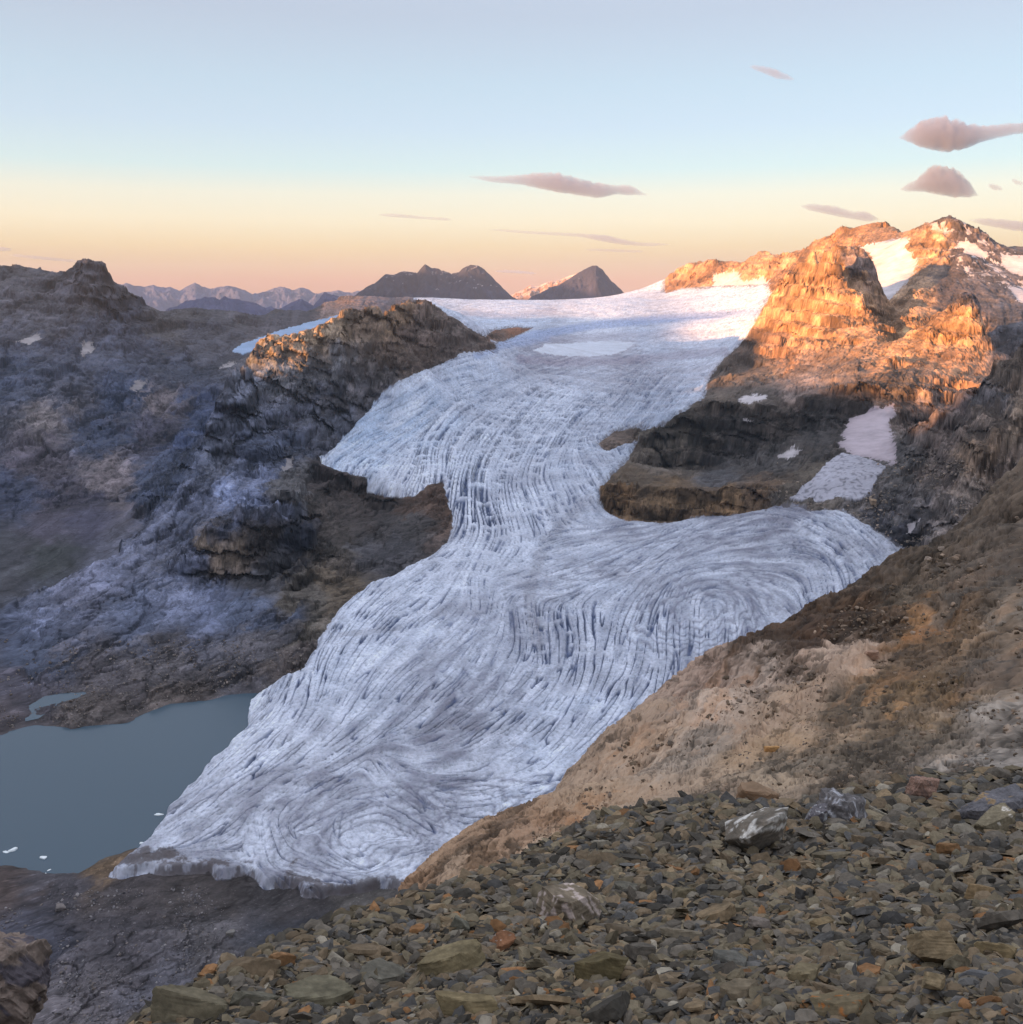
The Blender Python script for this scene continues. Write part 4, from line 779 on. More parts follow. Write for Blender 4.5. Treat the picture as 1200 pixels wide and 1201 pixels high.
crk2 = np.maximum(np.maximum(sst(.10, 0, e1), .8 * sst(.13, 0, e2)), .5 * sst(.2, 0, e3)) * rgh
led = polar_fbm(3.2, 3, 229); dN += RS * 2.4 * (sst(.02, .09, led + .06 * l3) + sst(-.22, -.17, led + .06 * l3))
# bare rock ribs that stand proud
px, py = H2.px, H2.py
wxp = polar_fbm(1.2, 3, 231) * 9; wyp = polar_fbm(1.2, 3, 233) * 9
RIB = [(862,884),(880,868),(905,850),(935,825),(960,805),(985,785),(1000,768),(1015,762),(1028,768),(1022,785),(1000,800),(980,815),(955,828),(935,842),(915,856),(895,872),(872,892)]
rib = blur(inpoly(px + wxp, py + wyp, RIB).astype(f4), max(1, int(3 * Q)))
BLK = [(815,978),(825,955),(850,935),(872,922),(880,932),(905,920),(915,925),(900,945),(885,955),(870,965),(845,985),(820,990)]
bk = blur(inpoly(px + wxp * .6, py + wyp * .6, BLK).astype(f4), max(1, int(2 * Q)))
dN += rib * RS * 8 * (1 + .8 * blk) + bk * RS * 10 * (1 + .6 * l1 * .3)
nr = -hgs / hn; nt_ = -hga / hn
H2.X = (X + dN * (nr * np.sin(H2.az)[None] + nt_ * np.cos(H2.az)[None])).astype(f4); H2.Y = (Y + dN * (nr * np.cos(H2.az)[None] - nt_ * np.sin(H2.az)[None])).astype(f4); Z = (Z + dN / hn).astype(f4)
H2.Z = Z
RC2 = [((480,1060),(148,112,82)),((540,1040),(160,132,108)),((560,1015),(128,98,72)),((620,990),(168,132,104)),((640,1020),(184,154,128)),((700,930),(178,146,118)),((660,960),(150,112,80)),((740,960),(164,138,116)),((720,1000),(176,150,126)),((800,900),(150,132,118)),((780,850),(172,140,114)),
       ((840,820),(164,140,124)),((850,780),(158,128,112)),((880,790),(170,148,134)),((830,870),(136,120,108)),((850,950),(146,122,102)),((800,970),(150,128,108)),((900,880),(172,138,104)),((900,930),(160,136,112)),((920,745),(92,70,54)),((960,740),(92,66,48)),((1000,720),(104,76,54)),((950,770),(88,64,48)),((1010,745),(90,68,50)),
       ((980,785),(190,160,140)),((930,840),(178,146,120)),((1000,830),(110,92,74)),((1060,790),(128,98,66)),((950,900),(126,110,94)),((1020,880),(108,92,76)),((1060,700),(104,88,72)),((1100,710),(150,106,60)),((1120,740),(138,104,68)),((1150,690),(112,98,86)),((1180,640),(108,92,80)),
       ((1100,800),(144,110,68)),((1090,850),(136,108,76)),((1160,840),(140,128,120)),((1180,780),(112,98,88)),((1150,900),(134,124,118)),((1200,850),(124,112,104)),((1100,920),(120,102,88)),((1190,720),(120,106,94)),((1060,870),(128,110,92)),((1040,920),(112,96,80)),((1180,930),(120,118,124))]
pos = []; colr = []
for (x, y), c_ in RC2:
    pos.append((ray(x, y)[0], math.log(H2.hit(x, y)))); colr.append(srgb(c_))
acc = 0; ws = 0
CA = A_ + .03 * an1 + .03 * an3 + .006 * t2_; CB = S_ + .35 * an1 + .3 * an3 + .04 * t1_
for p, c_ in zip(pos, colr):
    w = 1 / ((CA - p[0]) ** 2 + ((CB - p[1]) * .3) ** 2 + 1.2e-4) ** 2; ws = ws + w; acc = acc + w[..., None] * c_
C2 = acc / ws[..., None]; lum_ = C2.mean(-1, keepdims=True); C2 = (C2 * .72 + lum_ * .24) * np.array([1.02, 1, .93]) * (1.18 + .95 * sst(.10, .30, lum_))
kk = 1 + .16 * polar_fbm(2.6, 5, 245, .6) + .03 * l1 + .06 * l3 + .34 * t1_ + .34 * t2_ + .3 * t3_ - .45 * crk2 - .55 * lnn + 1.0 * an1 + .9 * an2 + .05 * polar_fbm(.3, 3, 247) - .30 * (s1 < .12) + .06 * s1
rust = sst(.2, .45, an1 * 1.1 + .5 * an3 + .15 * t2_)[..., None] * .3
C2 = C2 * np.clip(kk, .35, 1.7)[..., None]; C2 = C2 * (1 - rust) + C2 * np.array([1.35, .95, .6]) * rust
dark = sst(.3, .42, an3 * 1.2 + .6 * an2 + .15 * t1_)[..., None] * .35; C2 = C2 * (1 - dark) + srgb((70, 62, 56)) * dark
C2 = C2 * np.minimum(1, .56 / np.maximum(C2.max(-1, keepdims=True), 1e-4)) ** .9 * .95
C2 = C2 * (1 - rib[..., None] * .5) + srgb((196, 166, 142)) * rib[..., None] * .5
vi = di; vj = dj
dXi, dXj = np.gradient(H2.X.astype(float)); dYi, dYj = np.gradient(H2.Y.astype(float)); dZi, dZj = np.gradient(H2.base.astype(float))
selm = (H2.px > 600) & (H2.px < 1150) & (H2.py > 700) & (H2.py < 950) & (R > 40) & (R < 400)
vv = np.stack([(dXi * di + dXj * dj), (dYi * di + dYj * dj), (dZi * di + dZj * dj)], -1)[selm]; vv /= np.linalg.norm(vv, axis=1)[:, None]
vv *= np.sign(vv[:, 1:2]); bd = vv.mean(0); bd /= np.linalg.norm(bd); print('bedding', bd)
from mathutils import Matrix
uu = np.cross([0, 0, 1.], bd); uu /= np.linalg.norm(uu); ww = np.cross(bd, uu)
M_slab = rock_material('slab_rock', [(3.0, .14), (.7, .04)], .16, stretch=(.14, 1, 1), cracks=[(9, .15, .26)], frame=Matrix([bd.tolist(), uu.tolist(), ww.tolist()]).to_euler('XYZ'))
cls = np.zeros(Z.shape, np.int8)
sheet_objects(H2, cls, np.clip(C2, .01, .8), {}, {0: ('hillside', M_slab, 'steep layered slope of tan and rusty brown rock between the scree and the glacier', 'hillside', 'structure')})
#@@FORE
# ================================================================== 4. scree at the camera
S1 = Sheet(1.9, 26, .004, wide=44, da=1.3, cr=120, cc=160)
c = S1.c
S1.line([(-150,1300,2.9),(100,1240,3.5),(160,1204,4.0),(200,1176,4.3),(246,1150,4.7),(290,1128,5.2),(340,1112,5.8),(440,1088,7.2),(500,1072,8.2),(540,1058,9.0),(600,1030,10.5),(640,1008,11.6),(680,998,12.4),(740,990,13),(800,988,13.6),(850,984,14),(880,975,14.4),(930,955,15),(1000,942,16),(1060,936,17),(1130,938,18),(1200,930,19),(1350,915,20)], back=1.12, drop=.08, step=20)
for p in [(600,1200,3.2),(900,1200,3.1),(1200,1200,3.0),(1350,1200,3.0),(300,1200,3.5),(600,1120,5.2),(450,1150,4.4),(900,1120,4.7),(1100,1120,4.5),(900,1040,8.0),(1100,1040,8.2),(750,1060,7.0),(1150,980,12),(1350,1000,10.5),(700,1100,5.7),(1000,1080,6.2),(400,1180,3.9),(1200,1080,6.0)]: c(*p)
for x in range(-150, 1351, 150): S1.pts.append((ray(x, 1200)[0], math.log(26), -.86)); S1.pts.append((ray(x, 1200)[0], math.log(1.9), -1.25))
S1.build()
X, Y = S1.X, S1.Y
S1.Z = S1.base + .04 * fbm(X, Y, 1.6, 3, .5, 301) + .035 * fbm(X, Y, .3, 3, .6, 303)
kk = 1 + .5 * fbm(X, Y, .8, 4, .6, 305)
C1 = np.ones(X.shape + (3,)) * srgb((58, 52, 44)) * np.clip(kk, .3, 1.7)[..., None]
mesh_obj_ = mesh_obj('scree_slope', np.stack([X, Y, S1.Z], -1).reshape(-1, 3), grid_faces(*X.shape), M_ground, np.clip(C1, .01, .8).reshape(-1, 3))
tag(mesh_obj_, 'dark gritty ground under the loose slate scree in front', 'scree slope', kind='structure')
FORE = [(160,1206),(200,1178),(246,1152),(290,1130),(340,1114),(440,1090),(500,1074),(540,1060),(600,1032),(640,1010),(680,1000),(740,992),(800,990),(850,986),(880,978),(930,958),(1000,945),(1060,940),(1130,940),(1205,932),(1205,1206)]
def in1(x, y):
    r_ = False; n = len(FORE)
    for i in range(n):
        x1, y1 = FORE[i]; x2, y2 = FORE[(i + 1) % n]
        if (y1 > y) != (y2 > y) and x < (y - y1) / (y2 - y1) * (x2 - x1) + x1: r_ = not r_
    return r_
def unit_ico(sub):
    import bmesh
    bm = bmesh.new(); bmesh.ops.create_icosphere(bm, subdivisions=sub, radius=1)
    v = np.array([x.co[:] for x in bm.verts]); f = np.array([[q.index for q in y.verts] for y in bm.faces]); bm.free(); return v, f
ICO = {k: unit_ico(k) for k in (2, 3, 4, 5, 6)}
def fract_shape(rs, sub, flat, nplanes=9, noise=.03, taper=.25):
    """a split stone: parallel bedding faces and a few broken edges"""
    v, f = ICO[sub]; d = v.copy()
    pl = [(np.array([rs.uniform(-.12, .12), rs.uniform(-.12, .12), 1.]), flat), (np.array([rs.uniform(-.12, .12), rs.uniform(-.12, .12), -1.]), flat)]
    a0 = rs.uniform(0, 6.28)
    for k in range(nplanes):
        a = a0 + 6.283 * k / nplanes + rs.uniform(-.35, .35)
        pl.append((np.array([math.cos(a), math.sin(a), rs.uniform(-.45, .45)]), rs.uniform(.5, 1.0)))
    for k in range(3):
        a = rs.uniform(0, 6.28); pl.append((np.array([math.cos(a), math.sin(a), rs.choice([-1, 1]) * rs.uniform(1.2, 2.5)]), rs.uniform(.6, .95) * (1 + flat)))
    t = np.full(len(d), 9.0)
    for nn, h in pl:
        L = np.linalg.norm(nn); q = d @ (nn / L); hh = h / (L if abs(nn[2]) > 1.1 else 1)
        t = np.minimum(t, np.where(q > 1e-3, hh / np.maximum(q, 1e-3), 9))
    out = d * np.minimum(t, 1.5)[:, None]
    if noise:
        n_ = perlin(out[:, 0] * 2.3 + out[:, 2] * 5, out[:, 1] * 2.3, int(rs.randint(500))) + .5 * perlin(out[:, 0] * 6 + out[:, 2] * 9, out[:, 1] * 6, int(rs.randint(500)))
        lay = perlin(out[:, 2] * 16 / max(flat, .1) * .35, out[:, 0] * .7, int(rs.randint(500)))
        out = out * (1 + noise * n_)[:, None]; out[:, :2] *= (1 + noise * 1.2 * lay)[:, None]
    return out, f
def rot(ax, a):
    c_, s_ = math.cos(a), math.sin(a)
    return {'x': np.array([[1, 0, 0], [0, c_, -s_], [0, s_, c_]]), 'y': np.array([[c_, 0, s_], [0, 1, 0], [-s_, 0, c_]]), 'z': np.array([[c_, -s_, 0], [s_, c_, 0], [0, 0, 1]])}[ax]
def ground_frame(x, y):
    e = .25; z0 = S1.zat(x, y, S1.base)
    gx = (S1.zat(x + e, y, S1.base) - z0) / e; gy = (S1.zat(x, y + e, S1.base) - z0) / e
    n_ = np.array([-gx, -gy, 1.]); n_ /= np.linalg.norm(n_); t_ = np.array([1., 0, gx]); t_ /= np.linalg.norm(t_); b_ = np.cross(n_, t_)
    return np.stack([t_, b_, n_], 1)
PAL = [((112,102,84),'olive grey',30),((102,95,86),'dull grey',28),((116,101,82),'grey brown',24),((86,84,82),'slate grey',14),((132,114,90),'tan',6),((136,100,68),'rusty',2.5),((70,66,60),'dark',16),((140,132,118),'pale',3)]
def pick(rs):
    w = rs.uniform(0, sum(p[2] for p in PAL)); 
    for p in PAL:
        w -= p[2]
        if w <= 0: return p
    return PAL[0]
def lump_patch(v, seed, lvl, col, base):
    n_ = perlin(v[:, 0] * 2.2 + v[:, 2] * 2.7, v[:, 1] * 2.2 + v[:, 2], seed) + .6 * perlin(v[:, 0] * 7 + v[:, 2] * 5, v[:, 1] * 7, seed + 1)
    m_ = sst(lvl, lvl + .12, n_)[:, None]
    return base * (1 - m_) + srgb(col) * m_
def mottle(v, rs, col):
    c3_ = np.ones((len(v), 3)) * srgb(col) * (1 + .28 * perlin(v[:, 0] * 1.7 + v[:, 2] * 4, v[:, 1] * 1.7, int(rs.randint(400))) + .16 * perlin(v[:, 0] * 6, v[:, 1] * 6 + v[:, 2] * 6, int(rs.randint(400))))[:, None]
    return np.clip(c3_, .01, .85)
rs = np.random.RandomState(11)
stones = []            # (px, py) of every stone that is an object
def stone(px, py, wpx, asp, flat, yaw, tilt=(0, 0), col=(112,104,86), name='slate_slab', label='', cat='rock', sub=4, lift=.35, noise=.03, lichen=None, group=None, npl=8, frame=True, rough3=None, at_r=None):
    x, y, z = S1.place(px, py) if in1(px, min(py, 1204)) or True else None
    if at_r: a_, t_ = ray(px, py); x, y, z = at_r * math.sin(a_), at_r * math.cos(a_), at_r * t_
    d = math.sqrt(x * x + y * y + z * z); w = wpx * d / F / 2
    v, f = fract_shape(rs, sub, flat, npl, noise)
    if rough3:
        nn = perlin(v[:, 0] * 3 + v[:, 2] * 2, v[:, 1] * 3 + v[:, 2], 91) + .6 * perlin(v[:, 0] * 8, v[:, 1] * 8 + v[:, 2] * 7, 92) + .35 * perlin(v[:, 0] * 19 + v[:, 2] * 15, v[:, 1] * 19, 93)
        v = v * (1 + rough3 * nn)[:, None]
    c_ = mottle(v, rs, col)
    if lichen: c_ = lump_patch(v, int(rs.randint(300)), lichen[0], lichen[1], c_)
    if lichen and len(lichen) > 2: c_ = lump_patch(v, int(rs.randint(300)), lichen[0] + .1, lichen[2], c_)
    sc_ = np.array([w, w * asp, w]); v = v * sc_
    M = rot('z', yaw) @ rot('x', tilt[0]) @ rot('y', tilt[1]) if frame else rot('z', yaw) @ rot('x', tilt[0]) @ rot('y', tilt[1])
    if frame: M = ground_frame(x, y) @ M
    v = v @ M.T
    h = v[:, 2].max() - v[:, 2].min()
    o = mesh_obj(name, v, f, M_stone, c_, tris=True, smooth=False)
    o.location = (x, y, z + h * (lift - .35)); tag(o, label, cat, group)
    stones.append((px, py, wpx)); return o
# ---- the stones one can name
R_ = math.radians
stone(0,1182,150,.9,.9,.3,(.1,.1),(126,112,104),'boulder','rough pitted boulder in the bottom left corner','boulder',6,.5,.05,(.25,(92,86,92)),npl=11,frame=False,rough3=.10,at_r=4.4)
stone(884,992,86,.55,.95,R_(35),(.35,-.5),(116,108,98),'boulder','leaning grey boulder splashed with white lichen at the upper edge of the scree','boulder',5,.5,.04,(.24,(206,202,196)))
stone(986,962,70,.6,.9,R_(10),(.2,.1),(112,108,108),'boulder','jagged blue-grey boulder with pale lichen specks on the scree crest','boulder',5,.25,.06,(.35,(184,184,190)),rough3=.08)
stone(955,965,40,.6,.8,R_(60),(.2,.1),(104,100,104),'boulder','small grey crag between the two lichen spotted boulders','boulder',5,.5,.06,(.45,(170,170,172)),rough3=.08)
stone(1082,935,48,.6,.6,R_(20),(.1,.1),(146,118,104),'boulder','reddish boulder on the crest of the scree near the right','boulder',5,.5,.05,(.4,(120,100,92)),rough3=.08)
stone(1160,958,90,.5,.42,R_(15),(.1,.1),(106,104,108),'boulder','long blue-grey boulder on the crest at the right edge','boulder',5,.4,.05,(.45,(150,128,100)),rough3=.07)
stone(1165,975,62,.55,.45,R_(25),(.35,-.1),(128,118,98),'boulder','olive boulder with one white lichen streak near the right edge','boulder',5,.5,.03,(.55,(214,206,194)))
stone(665,1078,92,.62,.42,R_(28),(.25,-.1),(124,112,96),'boulder','half buried boulder with pinkish white lichen in the middle of the scree','boulder',5,.55,.03,(.15,(192,176,168)))
stone(1100,1132,62,1.0,.45,R_(100),(.1,.25),(126,110,86),'boulder','large rounded olive brown boulder near the bottom right','boulder',5,.7,.035)
stone(1093,1168,38,.62,.4,R_(70),(.3,.2),(134,118,92),'rock','pale cracked stone leaning on the large olive brown boulder','rock',5,.9,.02)
stone(1122,1140,30,.7,.5,R_(40),(.2,.3),(104,96,80),'rock','dark wedge stone against the right side of the olive brown boulder','rock',4,.7,.03)
stone(372,1178,100,.55,.22,R_(35),(.1,-.1),(112,106,88),'slate_slab','largest flat slate slab at the bottom edge left of the middle','slab',5,.6)
stone(225,1192,90,.32,.3,R_(8),(.1,.05),(112,104,86),'slate_slab','long olive slab at the lower left end of the scree','slab',5,.6)
stone(300,1178,60,.42,.25,R_(38),(.2,.1),(104,100,88),'slate_slab','grey slab beside the largest flat slab, tilted to the lower left','slab',5,.5)
stone(520,1142,95,.42,.25,R_(24),(.15,-.2),(124,112,86),'slate_slab','big angular olive tan slab lying across the scree below the orange stone','slab',5,.7)
stone(445,1155,66,.75,.3,R_(60),(.3,.1),(104,100,90),'slate_slab','wide broken grey slab left of the big angular slab','slab',5,.5)
stone(548,1190,82,.3,.3,R_(8),(.1,.1),(130,116,88),'slate_slab','bowed tan slab at the bottom edge under the big angular slab','slab',5,.6)
stone(502,1136,13,.8,.7,R_(8),(.3,.1),(176,130,78),'rock','bright orange stone standing just above the big angular slab','rock',4,.9)
stone(588,1112,26,.8,.8,R_(40),(.3,.1),(140,100,74),'rock','rust brown block with a white spot','rock',4,.8,.03,(.6,(200,196,190)))
stone(540,1092,34,.6,.35,R_(40),(.3,.2),(110,108,96),'slate_slab','greenish slab standing out just under the tan slope','slab',4,.6)
stone(710,1152,66,.4,.42,R_(5),(.05,.25),(96,86,62),'slate_slab','dark wedge shaped slab with a shadowed hollow under its right end','slab',5,.9)
stone(750,1128,42,.55,.4,R_(-25),(.2,.3),(98,92,84),'slate_slab','steep dark slab just above the wedge shaped slab','slab',4,.8)
stone(800,1100,54,.42,.22,R_(12),(.1,.1),(122,112,96),'slate_slab','long grey brown slab in the middle right of the scree','slab',4,.5)
stone(888,1090,32,.75,.4,R_(10),(.1,.1),(122,112,104),'rock','smooth roundish grey stone right of the long grey brown slab','rock',4,.6)
stone(860,1132,50,.5,.28,R_(-50),(.1,.2),(100,98,92),'slate_slab','grey slab pointing down the slope below the roundish stone','slab',4,.6)
stone(870,1118,20,.6,.5,R_(-30),(.1,.1),(146,124,92),'rock','small tan stone against the slab that points down the slope','rock',4,.7)
stone(870,1170,62,.42,.3,R_(24),(.15,.1),(120,108,90),'slate_slab','tan grey slab at the lower right, above the bottom edge','slab',4,.6)
stone(990,1192,70,.26,.28,R_(-4),(.1,.05),(118,106,84),'slate_slab','flat slab with a rusty lower rim at the bottom edge','slab',5,.6,.03,(.5,(160,104,58)))
stone(1110,1192,60,.5,.2,R_(20),(.1,.1),(114,104,84),'slate_slab','broad flat slab at the bottom edge under the olive brown boulder','slab',4,.4)
stone(965,1090,34,.7,.4,R_(30),(.2,.1),(132,114,86),'rock','rounded tan slab above the triangular slab','rock',4,.6)
stone(940,1150,62,.55,.25,R_(33),(.3,.0),(122,110,86),'slate_slab','triangular olive slab rising to the right near the lower right','slab',4,.6)
stone(1145,1056,38,.4,.45,R_(-3),(.1,.1),(144,122,92),'rock','blocky tan stone on fine grey grit at the right','rock',4,.7)
stone(1065,985,38,.3,.25,R_(-5),(.1,.1),(116,108,98),'slate_slab','thin grey slab below the reddish boulder','slab',4,.6)
stone(1112,1002,34,.28,.4,R_(5),(.1,.1),(132,100,70),'rock','orange brown sliver of rock in the upper right scree','rock',4,.6)
stone(1030,1120,34,.7,.4,R_(40),(.3,.2),(112,100,82),'rock','brown block left of the large olive brown boulder','rock',4,.6)
stone(1150,1150,44,.5,.25,R_(-20),(.1,.1),(104,104,106),'slate_slab','blue grey slab right of the dark wedge stone','slab',4,.5)
stone(1172,1120,50,.5,.3,R_(-25),(.15,.1),(128,112,84),'slate_slab','tan brown slab by the right edge above the blue grey slab','slab',4,.5)
stone(905,1183,38,.7,.35,R_(50),(.1,.1),(108,100,84),'rock','squat olive stone between the tan grey slab and the flat rusty slab','rock',4,.5)
stone(800,1052,40,.6,.35,R_(30),(.2,.1),(110,100,80),'slate_slab','olive slab in the upper middle of the scree','slab',4,.5)
stone(735,1046,36,.6,.3,R_(20),(.2,.1),(104,100,90),'slate_slab','grey slab just above and right of the lichen boulder','slab',4,.5)
stone(730,1096,40,.45,.35,R_(-20),(.2,.1),(104,92,76),'slate_slab','brown slab right of the half buried lichen boulder','slab',4,.5)
stone(330,1132,40,.35,.4,R_(30),(.3,.1),(146,112,80),'rock','rusty orange stone on the left rim of the scree','rock',4,.6)
stone(245,1146,17,.7,1.0,R_(50),(.3,.3),(160,120,84),'rock','small orange stone standing up on the skyline of the left rim','rock',4,.8)
# ---- the rest of the large stones, one object each
NAMED = len(stones)
marks = [((888,990),'leaning lichen boulder'),((665,1078),'half buried lichen boulder'),((1100,1132),'large olive brown boulder'),((372,1178),'largest flat slab'),((520,1142),'big angular slab'),((710,1152),'dark wedge slab'),((990,1192),'rusty rimmed slab'),((888,1090),'smooth roundish stone'),((1082,935),'reddish boulder'),((1145,1056),'blocky tan stone'),((225,1192),'long olive slab'),((588,1112),'rust brown block'),((940,1150),'triangular slab'),((800,1052),'upper olive slab')]
cand = []; tries = 0
seen_labels = set()
ordw = ['', 'second ', 'third ', 'fourth ', 'fifth ', 'sixth ', 'seventh ', 'eighth ', 'ninth ', 'tenth ']
while len(cand) < 262 and tries < 60000:
    tries += 1
    x = rnd.uniform(165, 1200); y = rnd.uniform(945, 1200)
    if not in1(x, y) or not in1(x, y - 6): continue
    w = 19 + 52 * rnd.random() ** 2.4 * (.4 + .8 * (y - 940) / 260)
    if any((x - a) ** 2 + ((y - b) * 1.5) ** 2 < ((w + c_) * .36) ** 2 for a, b, c_ in stones[:NAMED]) or any((x - q[0]) ** 2 + ((y - q[1]) * 1.5) ** 2 < ((w + q[2]) * .40) ** 2 for q in cand): continue
    cand.append((x, y, w))
cand.sort(key=lambda q: min((m_[0][0] - q[0]) ** 2 + (m_[0][1] - q[1]) ** 2 for m_ in marks))
for (x, y, w) in cand:
    p = pick(rs); asp = rs.uniform(.4, .85); flat = rs.choice([.08, .11, .15, .22, .4], p=[.25, .32, .25, .12, .06])
    size = 'small' if w < 23 else ('medium' if w < 33 else 'large')
    form = 'chunky stone' if flat > .35 else ('narrow slate sliver' if asp < .5 else 'flat slate plate')
    (mx, my), mn = min(marks, key=lambda q: (q[0][0] - x) ** 2 + (q[0][1] - y) ** 2)
    ang = math.degrees(math.atan2(my - y, x - mx)) % 360
    side = ['right of', 'above right of', 'above', 'above left of', 'left of', 'below left of', 'below', 'below right of'][int((ang + 22.5) // 45) % 8]
    lab = None
    for o_ in ordw:
        t_ = f"{o_}{size} {p[1]} {form} {'out from' if o_ else ''} {side} the {mn}".replace('  ', ' ').replace('out from ', '')
        if o_: t_ = f"{o_}nearest {size} {p[1]} {form} {side} the {mn}"
        else: t_ = f"{size} {p[1]} {form} {side} the {mn}"
        if t_ not in seen_labels: lab = t_; break
    if lab is None: lab = t_
    seen_labels.add(lab)
    stone(x, y, w * 1.15, asp, flat, rs.uniform(-.2, 1.2) if rs.rand() < .7 else rs.uniform(0, 3.1), (rs.uniform(-.35, .35), rs.uniform(-.35, .35)), p[0], 'slate_plate' if flat <= .35 else 'stone', lab, 'rock', 4, rs.uniform(.4, .75), .025, group='larger loose stones on the scree slope')
# ---- all the small chips as one mass
def chips(n, wmin, wmax, powr, seed):
    rs_ = np.random.RandomState(seed); Vs = []; Fs = []; Cs = []; off = 0
    sh = []
    for k in range(60):
        v, f = fract_shape(rs_, 2, rs_.choice([.07, .10, .14, .2, .34]), rs_.choice([4, 5, 6]), 0.02); sh.append((v, f))
    az = S1.az; 
    cnt = 0
    while cnt < n:
        x = rs_.uniform(-60, 1290); y = rs_.uniform(905, 1260)
        if x < 0 or x > 1200 or y > 1200:
            pass
        a_, t_ = ray(x, y); j_ = int(np.clip(np.searchsorted(S1.az, a_), 0, len(S1.az) - 1))
        if (S1.Z[:, j_] / S1.R[:, j_]).max() < t_: continue
        X0, Y0, Z0 = S1.place(x, y)
        d = math.sqrt(X0 * X0 + Y0 * Y0 + Z0 * Z0); w = (wmin + (wmax - wmin) * rs_.rand() ** powr) * d / F / 2
        v, f = sh[rs_.randint(60)]
        M = rot('z', rs_.uniform(-.3, 1.3) if rs_.rand() < .65 else rs_.uniform(0, 6.28)) @ rot('x', rs_.normal(0, .35)) @ rot('y', rs_.normal(0, .35))
        vv = (v * np.array([w, w * rs_.uniform(.3, .85), w])) @ M.T
        p = pick(rs_); c_ = srgb(p[0]) * rs_.uniform(.65, 1.4)
        Vs.append(vv + np.array([X0, Y0, Z0 + .15 * w])); Fs.append(f + off); Cs.append(np.tile(c_, (len(v), 1))); off += len(v); cnt += 1
    o = mesh_obj('scree', np.concatenate(Vs), np.concatenate(Fs), M_stone, np.concatenate(Cs), smooth=False)
    return tag(o, 'countless small slate chips filling the gaps of the scree slope', 'scree', kind='stuff')
chips(int(24000 * min(1, Q * 1.0 + .1)), 6, 32, 2.7, 5)
ICEF = ICE
def rubble(Sh, n, box, wmin, wmax, cols, seed, name, label, ok=lambda x, y: True):
    rs_ = np.random.RandomState(seed); Vs = []; Fs = []; Cs = []; off = 0; cnt = 0; tr = 0
    sh = [fract_shape(rs_, 2, rs_.choice([.3, .5, .7]), 6, 0.02) for k in range(24)]
    dens = rs_.rand(400, 2) * 1.0
    while cnt < n and tr < n * 12:
        tr += 1; x = rs_.uniform(box[0], box[2]); y = rs_.uniform(box[1], box[3])
        if not ok(x, y): continue
        if perlin(np.array([x / 60.]), np.array([y / 34.]), seed)[0] + .6 * perlin(np.array([x / 16.]), np.array([y / 10.]), seed)[0] < rs_.uniform(-.3, .5): continue
        X0, Y0, Z0 = Sh.place(x, y); d = math.sqrt(X0 * X0 + Y0 * Y0 + Z0 * Z0)
        if Z0 < -549 : continue
        w = (wmin + (wmax - wmin) * rs_.rand() ** 4) * d / F / 2; v, f = sh[rs_.randint(24)]
        vv = (v * np.array([w, w * rs_.uniform(.5, .9), w])) @ (rot('z', rs_.uniform(0, 6.28)) @ rot('x', rs_.normal(0, .3))).T
        Vs.append(vv + np.array([X0, Y0, Z0 + .1 * w])); Fs.append(f + off); Cs.append(np.tile(srgb(cols[rs_.randint(len(cols))]) * rs_.uniform(.7, 1.3), (len(v), 1))); off += len(v); cnt += 1
    return tag(mesh_obj(name, np.concatenate(Vs), np.concatenate(Fs), M_slab, np.concatenate(Cs), smooth=False), label, name, kind='stuff')
H2.px, H2.py = proj(H2.X, H2.Y, H2.Z)
def on2(x, y):
    xs_ = [430, 490, 562, 612, 680, 770, 850, 890, 960, 1040, 1120, 1200, 1300]; ys_ = [1100, 1040, 1014, 982, 908, 836, 790, 755, 726, 680, 638, 578, 500]
    return y > np.interp(x, xs_, ys_) + 5 and not in1(x, max(y, 930) if y > 930 else 930)
rubble(H2, 3200, (440, 590, 1240, 1080), 1.6, 9, [(150,128,108),(120,104,88),(168,146,126),(104,90,76),(132,118,106)], 61, 'rubble', 'loose broken rock strewn over the tan and brown slope', on2)
rubble(B, 2600, (-40, 1035, 520, 1210), 1.2, 5, [(120,116,120),(150,146,148),(92,90,96),(130,122,118)], 67, 'moraine_rubble', 'pale and grey stones strewn over the dark moraine floor', lambda x, y: x < 500 and y > 1040 and not in1(x, y))
rubble(B, 1500, (-40, 750, 360, 860), 1.2, 4, [(128,118,112),(110,100,94),(150,140,134)], 71, 'shore_rubble', 'scattered stones on the brown flats beyond the lake', lambda x, y: y < 860 and not inpoly(np.array([x]), np.array([y]), ICEF)[0])
rubble(B, 1800, (900, 540, 1200, 660), 1.2, 5, [(140,130,122),(120,110,104),(166,150,136)], 73, 'slope_rubble', 'loose boulders below the cliffs at the right, by the ice', lambda x, y: x > 900 and not inpoly(np.array([x]), np.array([y]), ICEF)[0] and not inpoly(np.array([x]), np.array([y]), ICE2)[0])
